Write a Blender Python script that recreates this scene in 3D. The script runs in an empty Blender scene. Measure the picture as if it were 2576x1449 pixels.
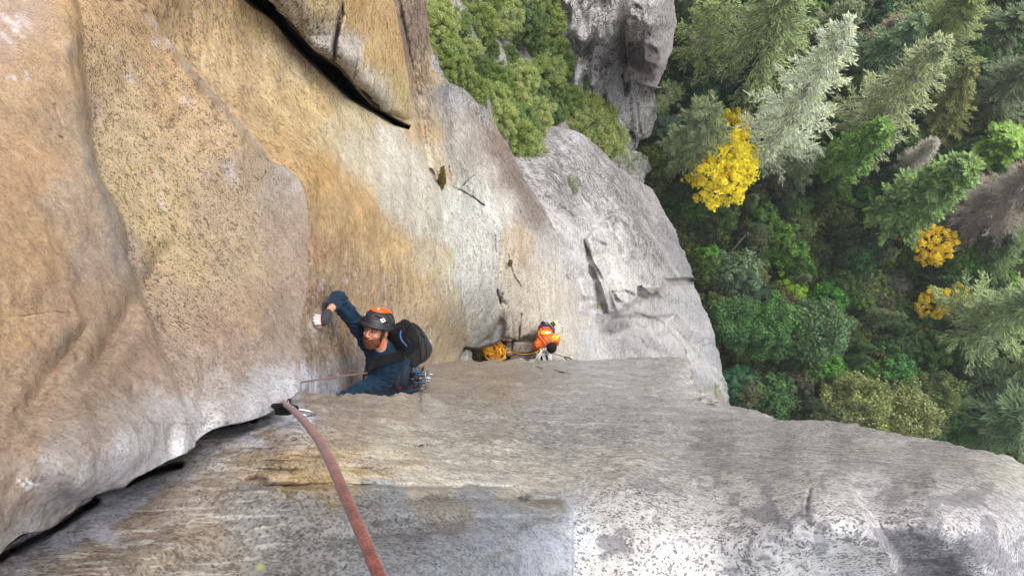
import bpy, bmesh, math, random
import numpy as np
from mathutils import Vector, Matrix, noise as mnoise

# ---------------------------------------------------------------- camera, world, sun
# picture coordinates used for surveying: 2576 x 1449; (NX, NY) is the point straight below the camera
CX, CY, F = 1288.0, 724.5, 1910.0
NX, NY = 1400.0, 905.0
scene = bpy.context.scene
COL = scene.collection
CAMZ = 80.0
_nad = Vector(((NX-CX)/F, -(NY-CY)/F, -1.0)).normalized()
RM = _nad.rotation_difference(Vector((0, 0, -1))).to_matrix()
RN = np.array(RM)
cam_data = bpy.data.cameras.new('camera')
cam_data.sensor_fit = 'HORIZONTAL'; cam_data.sensor_width = 36.0
cam_data.lens = F/2576*36.0
cam_data.clip_start = 0.02; cam_data.clip_end = 3000
cam = bpy.data.objects.new('camera', cam_data)
cam.matrix_world = Matrix.Translation((0, 0, CAMZ)) @ RM.to_4x4()
COL.objects.link(cam); scene.camera = cam

SUN_EL, SUN_AZ = math.radians(52), math.radians(50)      # azimuth: from +Y towards +X
world = bpy.data.worlds.new('World'); scene.world = world; world.use_nodes = True
wn = world.node_tree.nodes; wl = world.node_tree.links
bg = wn['Background']
sky = wn.new('ShaderNodeTexSky'); sky.sky_type = 'NISHITA'; sky.sun_disc = False
sky.sun_elevation = SUN_EL; sky.sun_rotation = SUN_AZ
sky.air_density = 1.0; sky.dust_density = 3.5; sky.ozone_density = 1.0
hs = wn.new('ShaderNodeHueSaturation'); hs.inputs['Saturation'].default_value = 0.28
wl.new(sky.outputs[0], hs.inputs['Color']); wl.new(hs.outputs[0], bg.inputs['Color'])
bg.inputs['Strength'].default_value = 0.14
sl = bpy.data.lights.new('sun', 'SUN'); sl.energy = 1.0; sl.angle = math.radians(50); sl.color = (1.0, 0.975, 0.94)
sun = bpy.data.objects.new('sun', sl)
sdir = Vector((math.sin(SUN_AZ)*math.cos(SUN_EL), math.cos(SUN_AZ)*math.cos(SUN_EL), math.sin(SUN_EL)))
sun.rotation_euler = sdir.to_track_quat('Z', 'Y').to_euler()
sun.location = (0, 0, CAMZ+40); COL.objects.link(sun)
scene.view_settings.view_transform = 'Standard'; scene.view_settings.look = 'None'
scene.view_settings.gamma = 1.0; scene.view_settings.exposure = 0.95
scene.cycles.max_bounces = 8; scene.cycles.diffuse_bounces = 4; scene.cycles.glossy_bounces = 2
scene.cycles.transparent_max_bounces = 8

# ---------------------------------------------------------------- maths helpers
def ray(px, py):
    px = np.asarray(px, float); py = np.asarray(py, float)
    d = np.stack([(px-CX)/F, -(py-CY)/F, -np.ones_like(px+py)], -1)
    return d @ RN.T
def pt(px, py, h):
    """world point that lies h metres below the camera level on the sight line through px, py"""
    d = ray(px, py)
    return np.array([0, 0, CAMZ]) + d*(np.asarray(h, float)/(-d[..., 2]))[..., None]
def V(px, py, h): return Vector(pt(px, py, h))
def lin(c):
    c = np.asarray(c, float)/255.0
    return np.where(c <= 0.04045, c/12.92, ((c+0.055)/1.055)**2.4)
def smooth(a, b, x):
    t = np.clip((x-a)/(b-a), 0, 1); return t*t*(3-2*t)
def _hash(ix, iy, iz, seed):
    n = (ix.astype(np.int64)*374761393 + iy.astype(np.int64)*668265263 + iz.astype(np.int64)*2147483647 + seed*974711) & 0xffffffff
    n = ((n ^ (n >> 13))*1274126177) & 0xffffffff
    n = ((n ^ (n >> 16))*2246822519) & 0xffffffff
    return ((n ^ (n >> 15)) & 0xffffff)/float(0xffffff)*2-1
def vnoise(P, seed=0):
    P = np.asarray(P, float); I = np.floor(P); f = P-I; f = f*f*(3-2*f); I = I.astype(np.int64)
    r = 0
    for dx in (0, 1):
        for dy in (0, 1):
            for dz in (0, 1):
                w = (f[..., 0] if dx else 1-f[..., 0])*(f[..., 1] if dy else 1-f[..., 1])*(f[..., 2] if dz else 1-f[..., 2])
                r = r+w*_hash(I[..., 0]+dx, I[..., 1]+dy, I[..., 2]+dz, seed)
    return r
def fbm(P, octaves=4, seed=0, rough=0.5):
    r = 0; a = 1.0; s = 0
    for o in range(octaves):
        r = r+a*vnoise(P*(2.03**o)+o*17.3, seed+o); s += a; a *= rough
    return r/s
def fb2(x, y, sx, sy=None, octaves=3, seed=0, ang=0.0):
    sy = sy or sx; c, s = math.cos(ang), math.sin(ang)
    return fbm(np.stack([(x*c+y*s)/sx, (-x*s+y*c)/sy, np.zeros_like(x)], -1), octaves, seed, 0.55)
def seg_dist(x, y, pl):
    d = np.full(x.shape, 1e9)
    for (x0, y0), (x1, y1) in zip(pl[:-1], pl[1:]):
        dx, dy = x1-x0, y1-y0; t = np.clip(((x-x0)*dx+(y-y0)*dy)/(dx*dx+dy*dy), 0, 1)
        d = np.minimum(d, np.hypot(x-x0-t*dx, y-y0-t*dy))
    return d
def blob(x, y, cx, cy, rx, ry, ang=0.0, soft=0.5):
    a = math.radians(ang); c, s = math.cos(a), math.sin(a)
    u = ((x-cx)*c+(y-cy)*s)/rx; v = (-(x-cx)*s+(y-cy)*c)/ry
    return 1-smooth(1-soft, 1+soft, np.hypot(u, v))
def inpoly(x, y, pl):
    ins = np.zeros(x.shape, bool); n = len(pl)
    for i in range(n):
        x0, y0 = pl[i]; x1, y1 = pl[(i+1) % n]
        if y0 == y1: continue
        c = ((y0 > y) != (y1 > y)) & (x < (x1-x0)*(y-y0)/(y1-y0)+x0)
        ins ^= c
    return ins
def sdpoly(x, y, pl):
    d = seg_dist(x, y, list(pl)+[pl[0]]); return np.where(inpoly(x, y, pl), -d, d)
class TPS:
    def __init__(s, pts):
        P = np.array([(p[0], p[1]) for p in pts], float)/1000; v = np.log([p[2] for p in pts]); n = len(P)
        K = s.k(np.hypot(P[:, None, 0]-P[None, :, 0], P[:, None, 1]-P[None, :, 1]))+np.eye(n)*1e-4
        Q = np.hstack([np.ones((n, 1)), P]); A = np.zeros((n+3, n+3)); A[:n, :n] = K; A[:n, n:] = Q; A[n:, :n] = Q.T
        s.w = np.linalg.solve(A, np.concatenate([v, [0, 0, 0]])); s.P = P
    @staticmethod
    def k(r): return r*r*np.log(np.maximum(r, 1e-6))
    def __call__(s, x, y):
        x = np.asarray(x, float)/1000; y = np.asarray(y, float)/1000; r = s.w[-3]+s.w[-2]*x+s.w[-1]*y
        for i, p in enumerate(s.P): r = r+s.w[i]*s.k(np.hypot(x-p[0], y-p[1]))
        return np.exp(r)
class CMap:
    """colour zones of the rock: colour samples blended smoothly across the face"""
    def __init__(s, pts, p=3.0): s.P = [(a, b, lin(c)) for a, b, c in pts]; s.p = p
    def __call__(s, x, y):
        W = 0; C = 0
        for a, b, c in s.P:
            w = 1/(((x-a)**2+(y-b)**2)/1e4+0.05)**(s.p/2); W = W+w; C = C+w[..., None]*c
        return C/W[..., None]
def mixc(C, c, m):
    m = np.clip(m, 0, 1)[..., None]; return C*(1-m)+(lin(c) if not isinstance(c, np.ndarray) else c)*m

# ---------------------------------------------------------------- object helpers
def tag(o, label=None, cat=None, group=None, kind=None):
    if label: o['label'] = label
    if cat: o['category'] = cat
    if group: o['group'] = group
    if kind: o['kind'] = kind
    return o
def empty(name, loc, label=None, cat=None, group=None):
    o = bpy.data.objects.new(name, None); COL.objects.link(o); o.location = loc; o.empty_display_size = 0.2
    return tag(o, label, cat, group)
def mesh_obj(name, verts, faces, mat=None, parent=None, smooth_=True, attrs=None, world=True):
    me = bpy.data.meshes.new(name)
    verts = np.asarray(verts, np.float32); n = len(verts)
    if isinstance(faces, np.ndarray):
        k = faces.shape[1]; nf = len(faces)
        me.vertices.add(n); me.vertices.foreach_set('co', verts.ravel())
        me.loops.add(nf*k); me.loops.foreach_set('vertex_index', faces.astype(np.int32).ravel())
        me.polygons.add(nf); me.polygons.foreach_set('loop_start', np.arange(0, nf*k, k, dtype=np.int32))
        me.update(calc_edges=True)
    else:
        me.from_pydata([tuple(v) for v in verts], [], faces); me.update()
    for an, av in (attrs or {}).items():
        at = me.attributes.new(an, 'FLOAT_COLOR', 'POINT')
        av = np.asarray(av, np.float32)
        if av.shape[1] == 3: av = np.hstack([av, np.ones((n, 1), np.float32)])
        at.data.foreach_set('color', av.ravel())
    me.polygons.foreach_set('use_smooth', np.full(len(me.polygons), smooth_))
    if mat:
        for m in (mat if isinstance(mat, (list, tuple)) else [mat]): me.materials.append(m)
    o = bpy.data.objects.new(name, me); COL.objects.link(o)
    if parent:
        o.parent = parent
        if world: o.matrix_parent_inverse = Matrix.Translation(-Vector(parent.location))
    return o
def grid_faces(nr, nc):
    i = np.arange(nr*nc).reshape(nr, nc)
    return np.stack([i[:-1, :-1], i[1:, :-1], i[1:, 1:], i[:-1, 1:]], -1).reshape(-1, 4)

def material(name):
    m = bpy.data.materials.new(name); m.use_nodes = True
    nt = m.node_tree; return m, nt.nodes, nt.links, nt.nodes['Principled BSDF']
def ramp(nodes, links, src, a, b):
    r = nodes.new('ShaderNodeMapRange'); r.inputs['From Min'].default_value = a; r.inputs['From Max'].default_value = b
    r.interpolation_type = 'SMOOTHSTEP'; links.new(src, r.inputs['Value']); return r.outputs['Result']
def mathn(nodes, links, op, a, b=None):
    r = nodes.new('ShaderNodeMath'); r.operation = op
    for i, v in enumerate((a, b)):
        if v is None: continue
        if hasattr(v, 'links'): links.new(v, r.inputs[i])
        else: r.inputs[i].default_value = v
    return r.outputs[0]
def mixn(nodes, links, fac, a, b, mode='MIX'):
    r = nodes.new('ShaderNodeMix'); r.data_type = 'RGBA'; r.blend_type = mode
    for s, v in ((r.inputs[0], fac), (r.inputs[6], a), (r.inputs[7], b)):
        if hasattr(v, 'links'): links.new(v, s)
        else: s.default_value = v if not isinstance(v, tuple) else (*v, 1)[:4]
    return r.outputs[2]
def noisen(nodes, links, co, scale, detail=3, rough=0.6, dist=0.0):
    n = nodes.new('ShaderNodeTexNoise'); n.inputs['Scale'].default_value = scale; n.inputs['Detail'].default_value = detail
    n.inputs['Roughness'].default_value = rough; n.inputs['Distortion'].default_value = dist
    links.new(co, n.inputs['Vector']); return n.outputs['Fac']
def simple_mat(name, srgb, rough=0.6, metal=0.0, bump=0.0, scale=200, var=0.12, coat=0.0, nscale=None):
    m, N, L, B = material(name)
    tc = N.new('ShaderNodeTexCoord'); c = tuple(lin(srgb))
    f = noisen(N, L, tc.outputs['Object'], nscale or scale*0.3, 4, 0.65)
    dark = tuple(x*(1-var*2.2) for x in c); lite = tuple(min(1, x*(1+var*2.2)) for x in c)
    L.new(mixn(N, L, ramp(N, L, f, 0.3, 0.7), dark, lite), B.inputs['Base Color'])
    B.inputs['Roughness'].default_value = rough; B.inputs['Metallic'].default_value = metal
    B.inputs['Coat Weight'].default_value = coat
    if bump:
        b = N.new('ShaderNodeBump'); b.inputs['Strength'].default_value = bump; b.inputs['Distance'].default_value = 0.002
        L.new(noisen(N, L, tc.outputs['Object'], scale, 3, 0.6), b.inputs['Height']); L.new(b.outputs[0], B.inputs['Normal'])
    return m

ROCK_K = 0.76      # how much of its picture brightness a rock colour keeps as reflectance
def rock_mat(name, S, bump=0.5, bdist=0.004, stretch=None, big=0.12):
    """granite: Col = base colour, Spk.r = dark grains, Spk.g = pale grains, Spk.b = lichen patches"""
    m, N, L, B = material(name)
    g = N.new('ShaderNodeNewGeometry'); co = g.outputs['Position']
    mp = N.new('ShaderNodeMapping'); L.new(co, mp.inputs['Vector'])
    if stretch: mp.inputs['Rotation'].default_value = stretch[0]; mp.inputs['Scale'].default_value = stretch[1]
    cs = mp.outputs[0]
    a = N.new('ShaderNodeAttribute'); a.attribute_name = 'Col'
    k = N.new('ShaderNodeAttribute'); k.attribute_name = 'Spk'
    sp = N.new('ShaderNodeSeparateColor'); L.new(k.outputs['Color'], sp.inputs[0])
    col = a.outputs['Color']
    mul = lambda c, f: mixn(N, L, 1.0, c, f, 'MULTIPLY')
    # broad mottling
    n0 = noisen(N, L, cs, S*big, 6, 0.7); col = mixn(N, L, ramp(N, L, n0, 0.28, 0.72), mul(col, (0.82, 0.80, 0.78)), mul(col, (1.14, 1.15, 1.16)))
    n1 = noisen(N, L, cs, S, 4, 0.72)
    # warped coordinates so that grains are ragged
    nv = N.new('ShaderNodeTexNoise'); nv.inputs['Scale'].default_value = S*1.3; nv.inputs['Detail'].default_value = 2; L.new(cs, nv.inputs['Vector'])
    va = N.new('ShaderNodeVectorMath'); va.operation = 'MULTIPLY_ADD'; L.new(nv.outputs['Color'], va.inputs[0]); va.inputs[1].default_value = (0.9/S,)*3; L.new(cs, va.inputs[2])
    def grains(scale):
        v = N.new('ShaderNodeTexVoronoi'); v.inputs['Scale'].default_value = scale; L.new(va.outputs[0], v.inputs['Vector'])
        q = N.new('ShaderNodeSeparateColor'); L.new(v.outputs['Color'], q.inputs[0]); return q.outputs
    cl = noisen(N, L, cs, S*0.13, 4, 0.7)
    g1 = grains(S*1.15); g2 = grains(S*0.42); g3 = grains(S*0.13)
    # each grain has its own tone
    tone = mathn(N, L, 'ADD', mathn(N, L, 'MULTIPLY', g1[2], 0.30), 0.85)
    tone = mathn(N, L, 'MULTIPLY', tone, mathn(N, L, 'ADD', mathn(N, L, 'MULTIPLY', g2[2], 0.16), 0.92))
    vm = N.new('ShaderNodeVectorMath'); vm.operation = 'SCALE'; L.new(col, vm.inputs[0]); L.new(tone, vm.inputs['Scale']); col = vm.outputs[0]
    # pale feldspar
    ps = mathn(N, L, 'ADD', ramp(N, L, mathn(N, L, 'SUBTRACT', mathn(N, L, 'ADD', g1[1], cl), 0.2), 0.62, 0.72), mathn(N, L, 'MULTIPLY', ramp(N, L, g2[1], 0.7, 0.8), 0.3))
    pale = mathn(N, L, 'MULTIPLY', ps, mathn(N, L, 'MULTIPLY', sp.outputs[1], 0.55)); pale = mathn(N, L, 'MINIMUM', pale, 1.0)
    col = mixn(N, L, pale, col, (0.62, 0.60, 0.58))
    # dark mica grains, singly and in clusters
    d1 = ramp(N, L, mathn(N, L, 'ADD', g1[0], mathn(N, L, 'MULTIPLY', cl, 0.9)), 0.70, 0.60)
    d2 = mathn(N, L, 'MULTIPLY', ramp(N, L, mathn(N, L, 'ADD', g2[0], cl), 0.58, 0.50), 0.8)
    d3 = mathn(N, L, 'MULTIPLY', ramp(N, L, mathn(N, L, 'ADD', g3[0], mathn(N, L, 'MULTIPLY', noisen(N, L, cs, S*0.03, 4, 0.7), 1.1)), 0.72, 0.55), sp.outputs[2])
    fl = mathn(N, L, 'MAXIMUM', d1, d2); fl = mathn(N, L, 'MAXIMUM', fl, d3)
    dark = mathn(N, L, 'MULTIPLY', fl, sp.outputs[0])
    col = mixn(N, L, dark, col, mul(col, (0.20, 0.18, 0.17)))
    # black / grey lichen
    n4 = noisen(N, L, va.outputs[0], S*0.22, 7, 0.85)
    li = mathn(N, L, 'MULTIPLY', ramp(N, L, n4, 0.47, 0.55), sp.outputs[2])
    col = mixn(N, L, li, col, (0.055, 0.050, 0.046))
    L.new(col, B.inputs['Base Color']); B.inputs['Roughness'].default_value = 0.85
    B.inputs['Specular IOR Level'].default_value = 0.25
    hh = mathn(N, L, 'ADD', mathn(N, L, 'MULTIPLY', n1, 0.8), mathn(N, L, 'MULTIPLY', n0, 1.0)); hh = mathn(N, L, 'SUBTRACT', hh, mathn(N, L, 'MULTIPLY', fl, 0.35))
    b = N.new('ShaderNodeBump'); b.inputs['Strength'].default_value = bump; b.inputs['Distance'].default_value = bdist
    L.new(hh, b.inputs['Height']); L.new(b.outputs[0], B.inputs['Normal'])
    return m

def interp(pl, t): # pl sorted list of (key, value)
    a = np.array(pl, float); return np.interp(t, a[:, 0], a[:, 1])

def build_sheet(name, X, Y, H, colf, mat, disp=None, disp2=None, edges='', skirt=0.5, skirt_px=60, post=None, label=None, kindp='structure', world_seed=0):
    """X, Y survey coordinates (rows x cols), H depth below the camera; edges: which sides are free edges that turn under"""
    C, S = colf(X, Y)
    for side in edges:
        T = (lambda M: M) if side in 'TB' else (lambda M: M.swapaxes(0, 1))
        rev = (lambda M: M[::-1]) if side in 'TL' else (lambda M: M)
        X, Y, H, C, S = [rev(T(M)) for M in (X, Y, H, C, S)]       # free edge is now the last row
        ex, ey, eh = X[-1], Y[-1], H[-1]
        dx, dy = X[-2]-ex, Y[-2]-ey; l = np.hypot(dx, dy)+1e-9; dx, dy = dx/l, dy/l
        ks = max(3, len(ex)//30) | 1
        pad = lambda v: np.convolve(np.pad(v, ks//2, mode='edge'), np.ones(ks)/ks, 'valid')
        dx, dy = pad(dx), pad(dy); l = np.hypot(dx, dy)+1e-9; dx, dy = dx/l, dy/l
        fr = np.array([0.03, 0.1, 0.25, 0.5, 1.0])[:, None]
        X = np.concatenate([X, ex+dx*skirt_px*fr**1.2]); Y = np.concatenate([Y, ey+dy*skirt_px*fr**1.2])
        H = np.concatenate([H, eh*(1+skirt*fr**0.7)])
        C = np.concatenate([C, np.repeat(C[-1:], 5, 0)]); S = np.concatenate([S, np.repeat(S[-1:], 5, 0)])
        X, Y, H, C, S = [T(rev(M)) for M in (X, Y, H, C, S)]
    P = pt(X, Y, H)
    nr, nc = X.shape
    if disp is not None:
        for (amp, size, octv, seed) in disp:
            du = np.gradient(P, axis=1); dv = np.gradient(P, axis=0); Nn = np.cross(du, dv); Nn /= np.linalg.norm(Nn, axis=-1, keepdims=True)+1e-12
            if (Nn*(np.array([0, 0, CAMZ])-P)).sum(-1).mean() < 0: Nn = -Nn
            a = amp(X, Y) if callable(amp) else amp
            P = P+Nn*(a*fbm(P/size, octv, seed, 0.52))[..., None]
    o = mesh_obj(name, P.reshape(-1, 3), grid_faces(nr, nc), mat, attrs={'Col': np.clip(C*ROCK_K, 0, .82).reshape(-1, 3), 'Spk': S.reshape(-1, 4)})
    tag(o, label=label, kind=kindp)
    return o
# ---------------------------------------------------------------- the rock
def crack(x, y, pl, w, sd=0):
    n = 4.5*fb2(x, y, 22, None, 4, 201+sd); m = 4.5*fb2(x, y, 22, None, 4, 231+sd)
    v = 0.25+0.75*smooth(-.3, .2, fb2(x, y, 30, None, 2, 261+sd))
    return np.exp(-(seg_dist(x+n, y+m, pl)/(w*.8))**2)*v
def desat(C, f): return C*(1-f)+(C @ np.array([.3, .55, .15]))[..., None]*f
def jag(t, amp, size, seed):      # ragged edge offsets along a silhouette
    return amp*fbm(np.stack([t/size, t*0, t*0], -1), 4, seed, 0.6)
rock_near = rock_mat('rock_near', 270, 0.5, 0.0014, big=0.06)
rock_tan = rock_mat('rock_tan', 150, 0.40, 0.003, big=0.05)
rock_mid = rock_mat('rock_mid', 48, 0.5, 0.010, big=0.07)
rock_far = rock_mat('rock_far', 17, 0.4, 0.03, big=0.1)
rock_white = rock_mat('rock_white', 230, 0.45, 0.0025, big=0.06)

def spk(x, d, l, li):
    return np.stack(np.broadcast_arrays(np.clip(d, 0, 1), np.clip(l, 0, 1), np.clip(li, 0, 1), np.ones_like(x)), -1)

# ---- sheet A: the two tan bulges on the left, ending along the corner crack
A_R = [(-60, 306), (-30, 318), (0, 330), (22, 372), (60, 399), (92, 416), (119, 440), (150, 462), (179, 484), (205, 512), (238, 540), (262, 568), (287, 589), (320, 615), (354, 641), (385, 668), (406, 685),
       (414, 702), (422, 720), (430, 733), (440, 745), (454, 755), (475, 764), (495, 769), (520, 775), (540, 778), (603, 778), (660, 775), (728, 772), (791, 758), (850, 756), (941, 753), (985, 752), (998, 744), (1012, 718), (1026, 700),
       (1038, 684), (1050, 655), (1060, 615), (1068, 560), (1080, 530), (1100, 503), (1110, 491), (1125, 488), (1140, 470), (1150, 446), (1160, 416), (1170, 398), (1192, 352), (1206, 325), (1217, 312), (1236, 255), (1255, 210),
       (1266, 198), (1286, 176), (1300, 156), (1311, 144), (1326, 128), (1336, 100), (1341, 60), (1350, 45), (1372, 20), (1399, -2), (1430, -24), (1470, -50)]
hA = TPS([(-80, -60, 1.3), (0, 300, 1.12), (0, 700, 0.88), (0, 1000, 0.8), (0, 1399, 0.74), (-80, 1470, 0.66), (200, 100, 1.45), (200, 500, 1.24), (180, 800, 1.02), (200, 1000, 0.92), (200, 1250, 0.88),
          (330, 0, 1.78), (300, 250, 1.58), (520, 240, 1.95), (300, 600, 1.33), (640, 350, 2.05), (600, 600, 1.80), (500, 500, 1.70), (750, 440, 2.3), (775, 600, 2.15), (752, 900, 1.80), (752, 985, 1.62), (640, 800, 1.63), (500, 800, 1.42),
          (640, 1050, 1.40), (490, 1115, 1.17), (350, 900, 1.17), (400, 1160, 1.06), (200, 1260, 0.93), (100, 1340, 0.85)])
A_step = [(-80, 172), (37, 187), (186, 210), (335, 221), (428, 243), (480, 262), (540, 285), (653, 314), (722, 343), (816, 371), (891, 401), (1010, 451), (1104, 480), (1200, 500)]
def A_h(x, y):
    h = hA(x, y)
    xs = interp(A_step, y)+4*np.sin(y/40.)
    k = interp([(-80, .05), (300, .08), (500, .10), (650, .08), (800, .05), (950, .02), (1100, .03)], y)
    right = smooth(-6, 14, x-xs)
    h = h*(1-k*(1-right)*np.exp(-np.clip(xs-x, 0, 999)/260.))
    # the bulge rolls over just before its edge
    h = h*(1+0.25*k*np.exp(-((x-xs+2)/14.)**2)*(1-right))
    # oblique flutes and hollows of the left bulge
    fl = np.exp(-(((x-300+0.62*(y-820))/34.)**2))*smooth(560, 700, y)*smooth(1040, 900, y)
    h = h*(1+0.035*fl)
    fl = np.exp(-(((x-120+0.62*(y-960))/26.)**2))*smooth(800, 860, y)*smooth(1080, 1000, y)
    h = h*(1+0.028*fl)
    h = h*(1-0.05*blob(x, y, 585, 1035, 110, 60, -20, 0.9)+0.02*blob(x, y, 520, 1020, 26, 90, 12, 0.9))
    h = h*(1+0.02*blob(x, y, 430, 1100, 24, 60, 20, .9)-0.02*blob(x, y, 330, 1120, 60, 60, 0, .9))
    # cracks and scars
    d = seg_dist(x, y, [(0, 796), (60, 796), (130, 789), (175, 789)]); h = h*(1+0.004*np.exp(-(d/2.2)**2))
    d = seg_dist(x, y, [(125, 328), (140, 336), (150, 348), (158, 352)]); h = h*(1+0.008*crack(x, y, [(125, 328), (140, 336), (150, 348), (158, 352)], 4))
    d = seg_dist(x, y, [(140, 265), (152, 300), (158, 330)]); h = h*(1+0.006*crack(x, y, [(140, 265), (152, 300), (158, 330)], 4, 3))
    h = h*(1+0.006*blob(x, y, 48, 1032, 9, 8, 0, .8)+0.015*blob(x, y, 332, 985, 9, 12, 0, .8)+0.02*blob(x, y, 188, 905, 9, 10, 0, .8))
    n = fb2(x, y, 60, 120, 3, 77, 0.15)*.6
    h = h*(1+0.006*n)
    # flaked rim along the upper edge
    e = interp(A_R, y)-x
    h = h*(1+0.10*np.exp(-e/16.)*smooth(20, 0, e-10)*smooth(460, 400, y))
    fk = smooth(0.0, 0.25, fb2(x, y, 40, 60, 3, 5, 0.5))*np.exp(-(e/45.)**2)*smooth(420, 300, y); h = h*(1+0.035*fk)
    return h
cA = CMap([(0, 50, (176, 148, 124)), (100, 200, (178, 146, 108)), (60, 420, (181, 145, 104)), (180, 300, (164, 138, 108)), (190, 520, (166, 142, 118)), (250, 640, (156, 134, 114)), (100, 620, (186, 150, 108)),
           (40, 800, (184, 150, 110)), (150, 780, (174, 142, 112)), (230, 820, (164, 138, 110)), (280, 900, (150, 124, 100)), (100, 950, (160, 132, 104)), (60, 1080, (158, 132, 108)), (200, 1000, (152, 130, 108)), (380, 900, (152, 126, 106)),
           (30, 1250, (160, 140, 122)), (150, 1180, (156, 146, 140)), (60, 1330, (156, 142, 126)), (250, 1080, (158, 142, 130)),
           (300, 30, (186, 148, 92)), (420, 120, (184, 146, 92)), (300, 160, (186, 156, 108)), (460, 230, (188, 152, 98)), (300, 330, (190, 164, 118)), (420, 400, (186, 158, 112)), (560, 330, (186, 156, 112)), (640, 430, (168, 144, 114)), (540, 520, (176, 150, 114)),
           (700, 470, (160, 144, 128)), (730, 600, (156, 134, 110)), (400, 560, (188, 162, 108)), (330, 480, (190, 164, 116)), (470, 660, (182, 156, 110)), (600, 680, (172, 148, 112)), (640, 780, (168, 138, 104)), (430, 780, (166, 138, 108)), (560, 820, (158, 128, 102)),
           (700, 780, (148, 126, 106)), (720, 880, (150, 128, 110)), (600, 900, (154, 130, 112)), (460, 930, (160, 138, 118)), (560, 980, (170, 158, 150)), (700, 960, (178, 176, 180)), (640, 1020, (184, 182, 186)), (420, 1060, (176, 170, 168)), (330, 1150, (176, 172, 174)),
           (200, 1230, (174, 170, 172)), (480, 1100, (182, 178, 180))], p=4.6)
def A_col(x, y):
    n1 = fb2(x, y, 70, None, 3, 11); n2 = fb2(x, y, 26, None, 3, 12)
    xx, yy = x+n1*40, y+n2*30
    C = cA(xx, yy)
    chalk = lambda cx, cy, rx, ry, a, s, sd: blob(x, y, cx, cy, rx, ry, a, 0.7)*smooth(-0.15, 0.3, fb2(x, y, 16, 34, 4, sd, math.radians(a)))*s
    e = interp(A_R, y)-x
    cr = np.exp(-(np.clip(e, 0, None)/18.)**2)*smooth(-0.25, 0.3, fb2(x, y, 34, 18, 4, 21, 0.8))*smooth(440, 380, y)
    m = cr*0.7
    for a in [(20, 60, 44, 60, -40, .8, 31), (60, 190, 36, 15, -10, .9, 32), (285, 20, 20, 20, 0, .6, 33), (290, 150, 10, 32, -14, .9, 34), (330, 200, 18, 42, -20, .9, 35), (375, 10, 50, 14, 30, .7, 36), (395, 100, 10, 36, -10, .7, 37),
              (505, 400, 12, 46, -22, .6, 38), (395, 420, 10, 40, -25, .7, 39), (470, 245, 24, 20, 40, .5, 40), (580, 430, 16, 30, -10, .5, 41), (725, 450, 40, 30, 40, .5, 42), (410, 520, 12, 30, -20, .5, 43)]:
        m = np.maximum(m, chalk(*a))
    C = mixc(C, (200, 192, 190), m)
    # chalky, paler band above the crack
    b = np.exp(-(np.clip(seg_dist(x, y, [(752, 960), (700, 1020), (560, 1070), (490, 1118), (400, 1166), (200, 1262), (60, 1345)]), 0, None)/62.)**2)
    b *= smooth(-0.5, 0.35, fb2(x, y, 14, 50, 4, 45, 0.12))
    C = mixc(C, (200, 202, 214), b*0.62)
    # thin pale scratches near the corner
    C = mixc(C, (205, 205, 212), smooth(0.25, 0.5, fb2(x, y, 5, 26, 3, 46, 0.1))*smooth(900, 960, y)*smooth(430, 520, x)*0.55)
    C = mixc(C, (120, 96, 74), 0.5*smooth(0.15, 0.5, fb2(x, y, 40, 90, 4, 47, 0.5))*smooth(500, 640, y)*smooth(420, 300, x))
    C = mixc(C, (132, 128, 122), 0.5*blob(x, y, 180, 130, 14, 22, 0, .8)+0.5*blob(x, y, 150, 850, 12, 34, 20, .8)*smooth(-.2, .3, n2))
    C = mixc(C, (146, 136, 128), 0.75*np.exp(-((x-interp(A_step, y)+14)/22.)**2)*smooth(250, 430, y)*smooth(800, 620, y))
    C = mixc(C, (150, 118, 78), 0.5*smooth(0.0, 0.45, fb2(x, y, 50, 40, 3, 48))*smooth(230, 300, x)*smooth(420, 250, y))
    C = mixc(C, (226, 222, 222), blob(x, y, 70, 1215, 26, 15, 20, .8)*smooth(0, .25, fb2(x, y, 9, None, 3, 49)))
    xs = interp(A_step, y); right = smooth(-4, 14, x-xs)
    dk = 0.26+0.40*right*smooth(960, 780, y)*smooth(700, 560, x+0.4*y-250)+0.18*right
    C = desat(C, .10)*1.0
    S = spk(x, dk, 0.12+0.25*b+0.12*right, 0.0*x)
    return C, S
ys = np.concatenate([np.linspace(-60, 1400, 420), np.linspace(1405, 1470, 8)]); us = np.linspace(0, 1, 250)
xr = interp(A_R, ys)+jag(ys, 4.0, 28, 3)*smooth(1600, 1500, ys); X = -90+(xr[:, None]+90)*us[None]; Y = ys[:, None]+0*X
build_sheet('rock_bulge', X, Y, A_h(X, Y), A_col, rock_near, disp=[(0.010, 0.13, 4, 1), (0.0025, 0.03, 3, 2)], edges='R', skirt=0.5, skirt_px=120)

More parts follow.
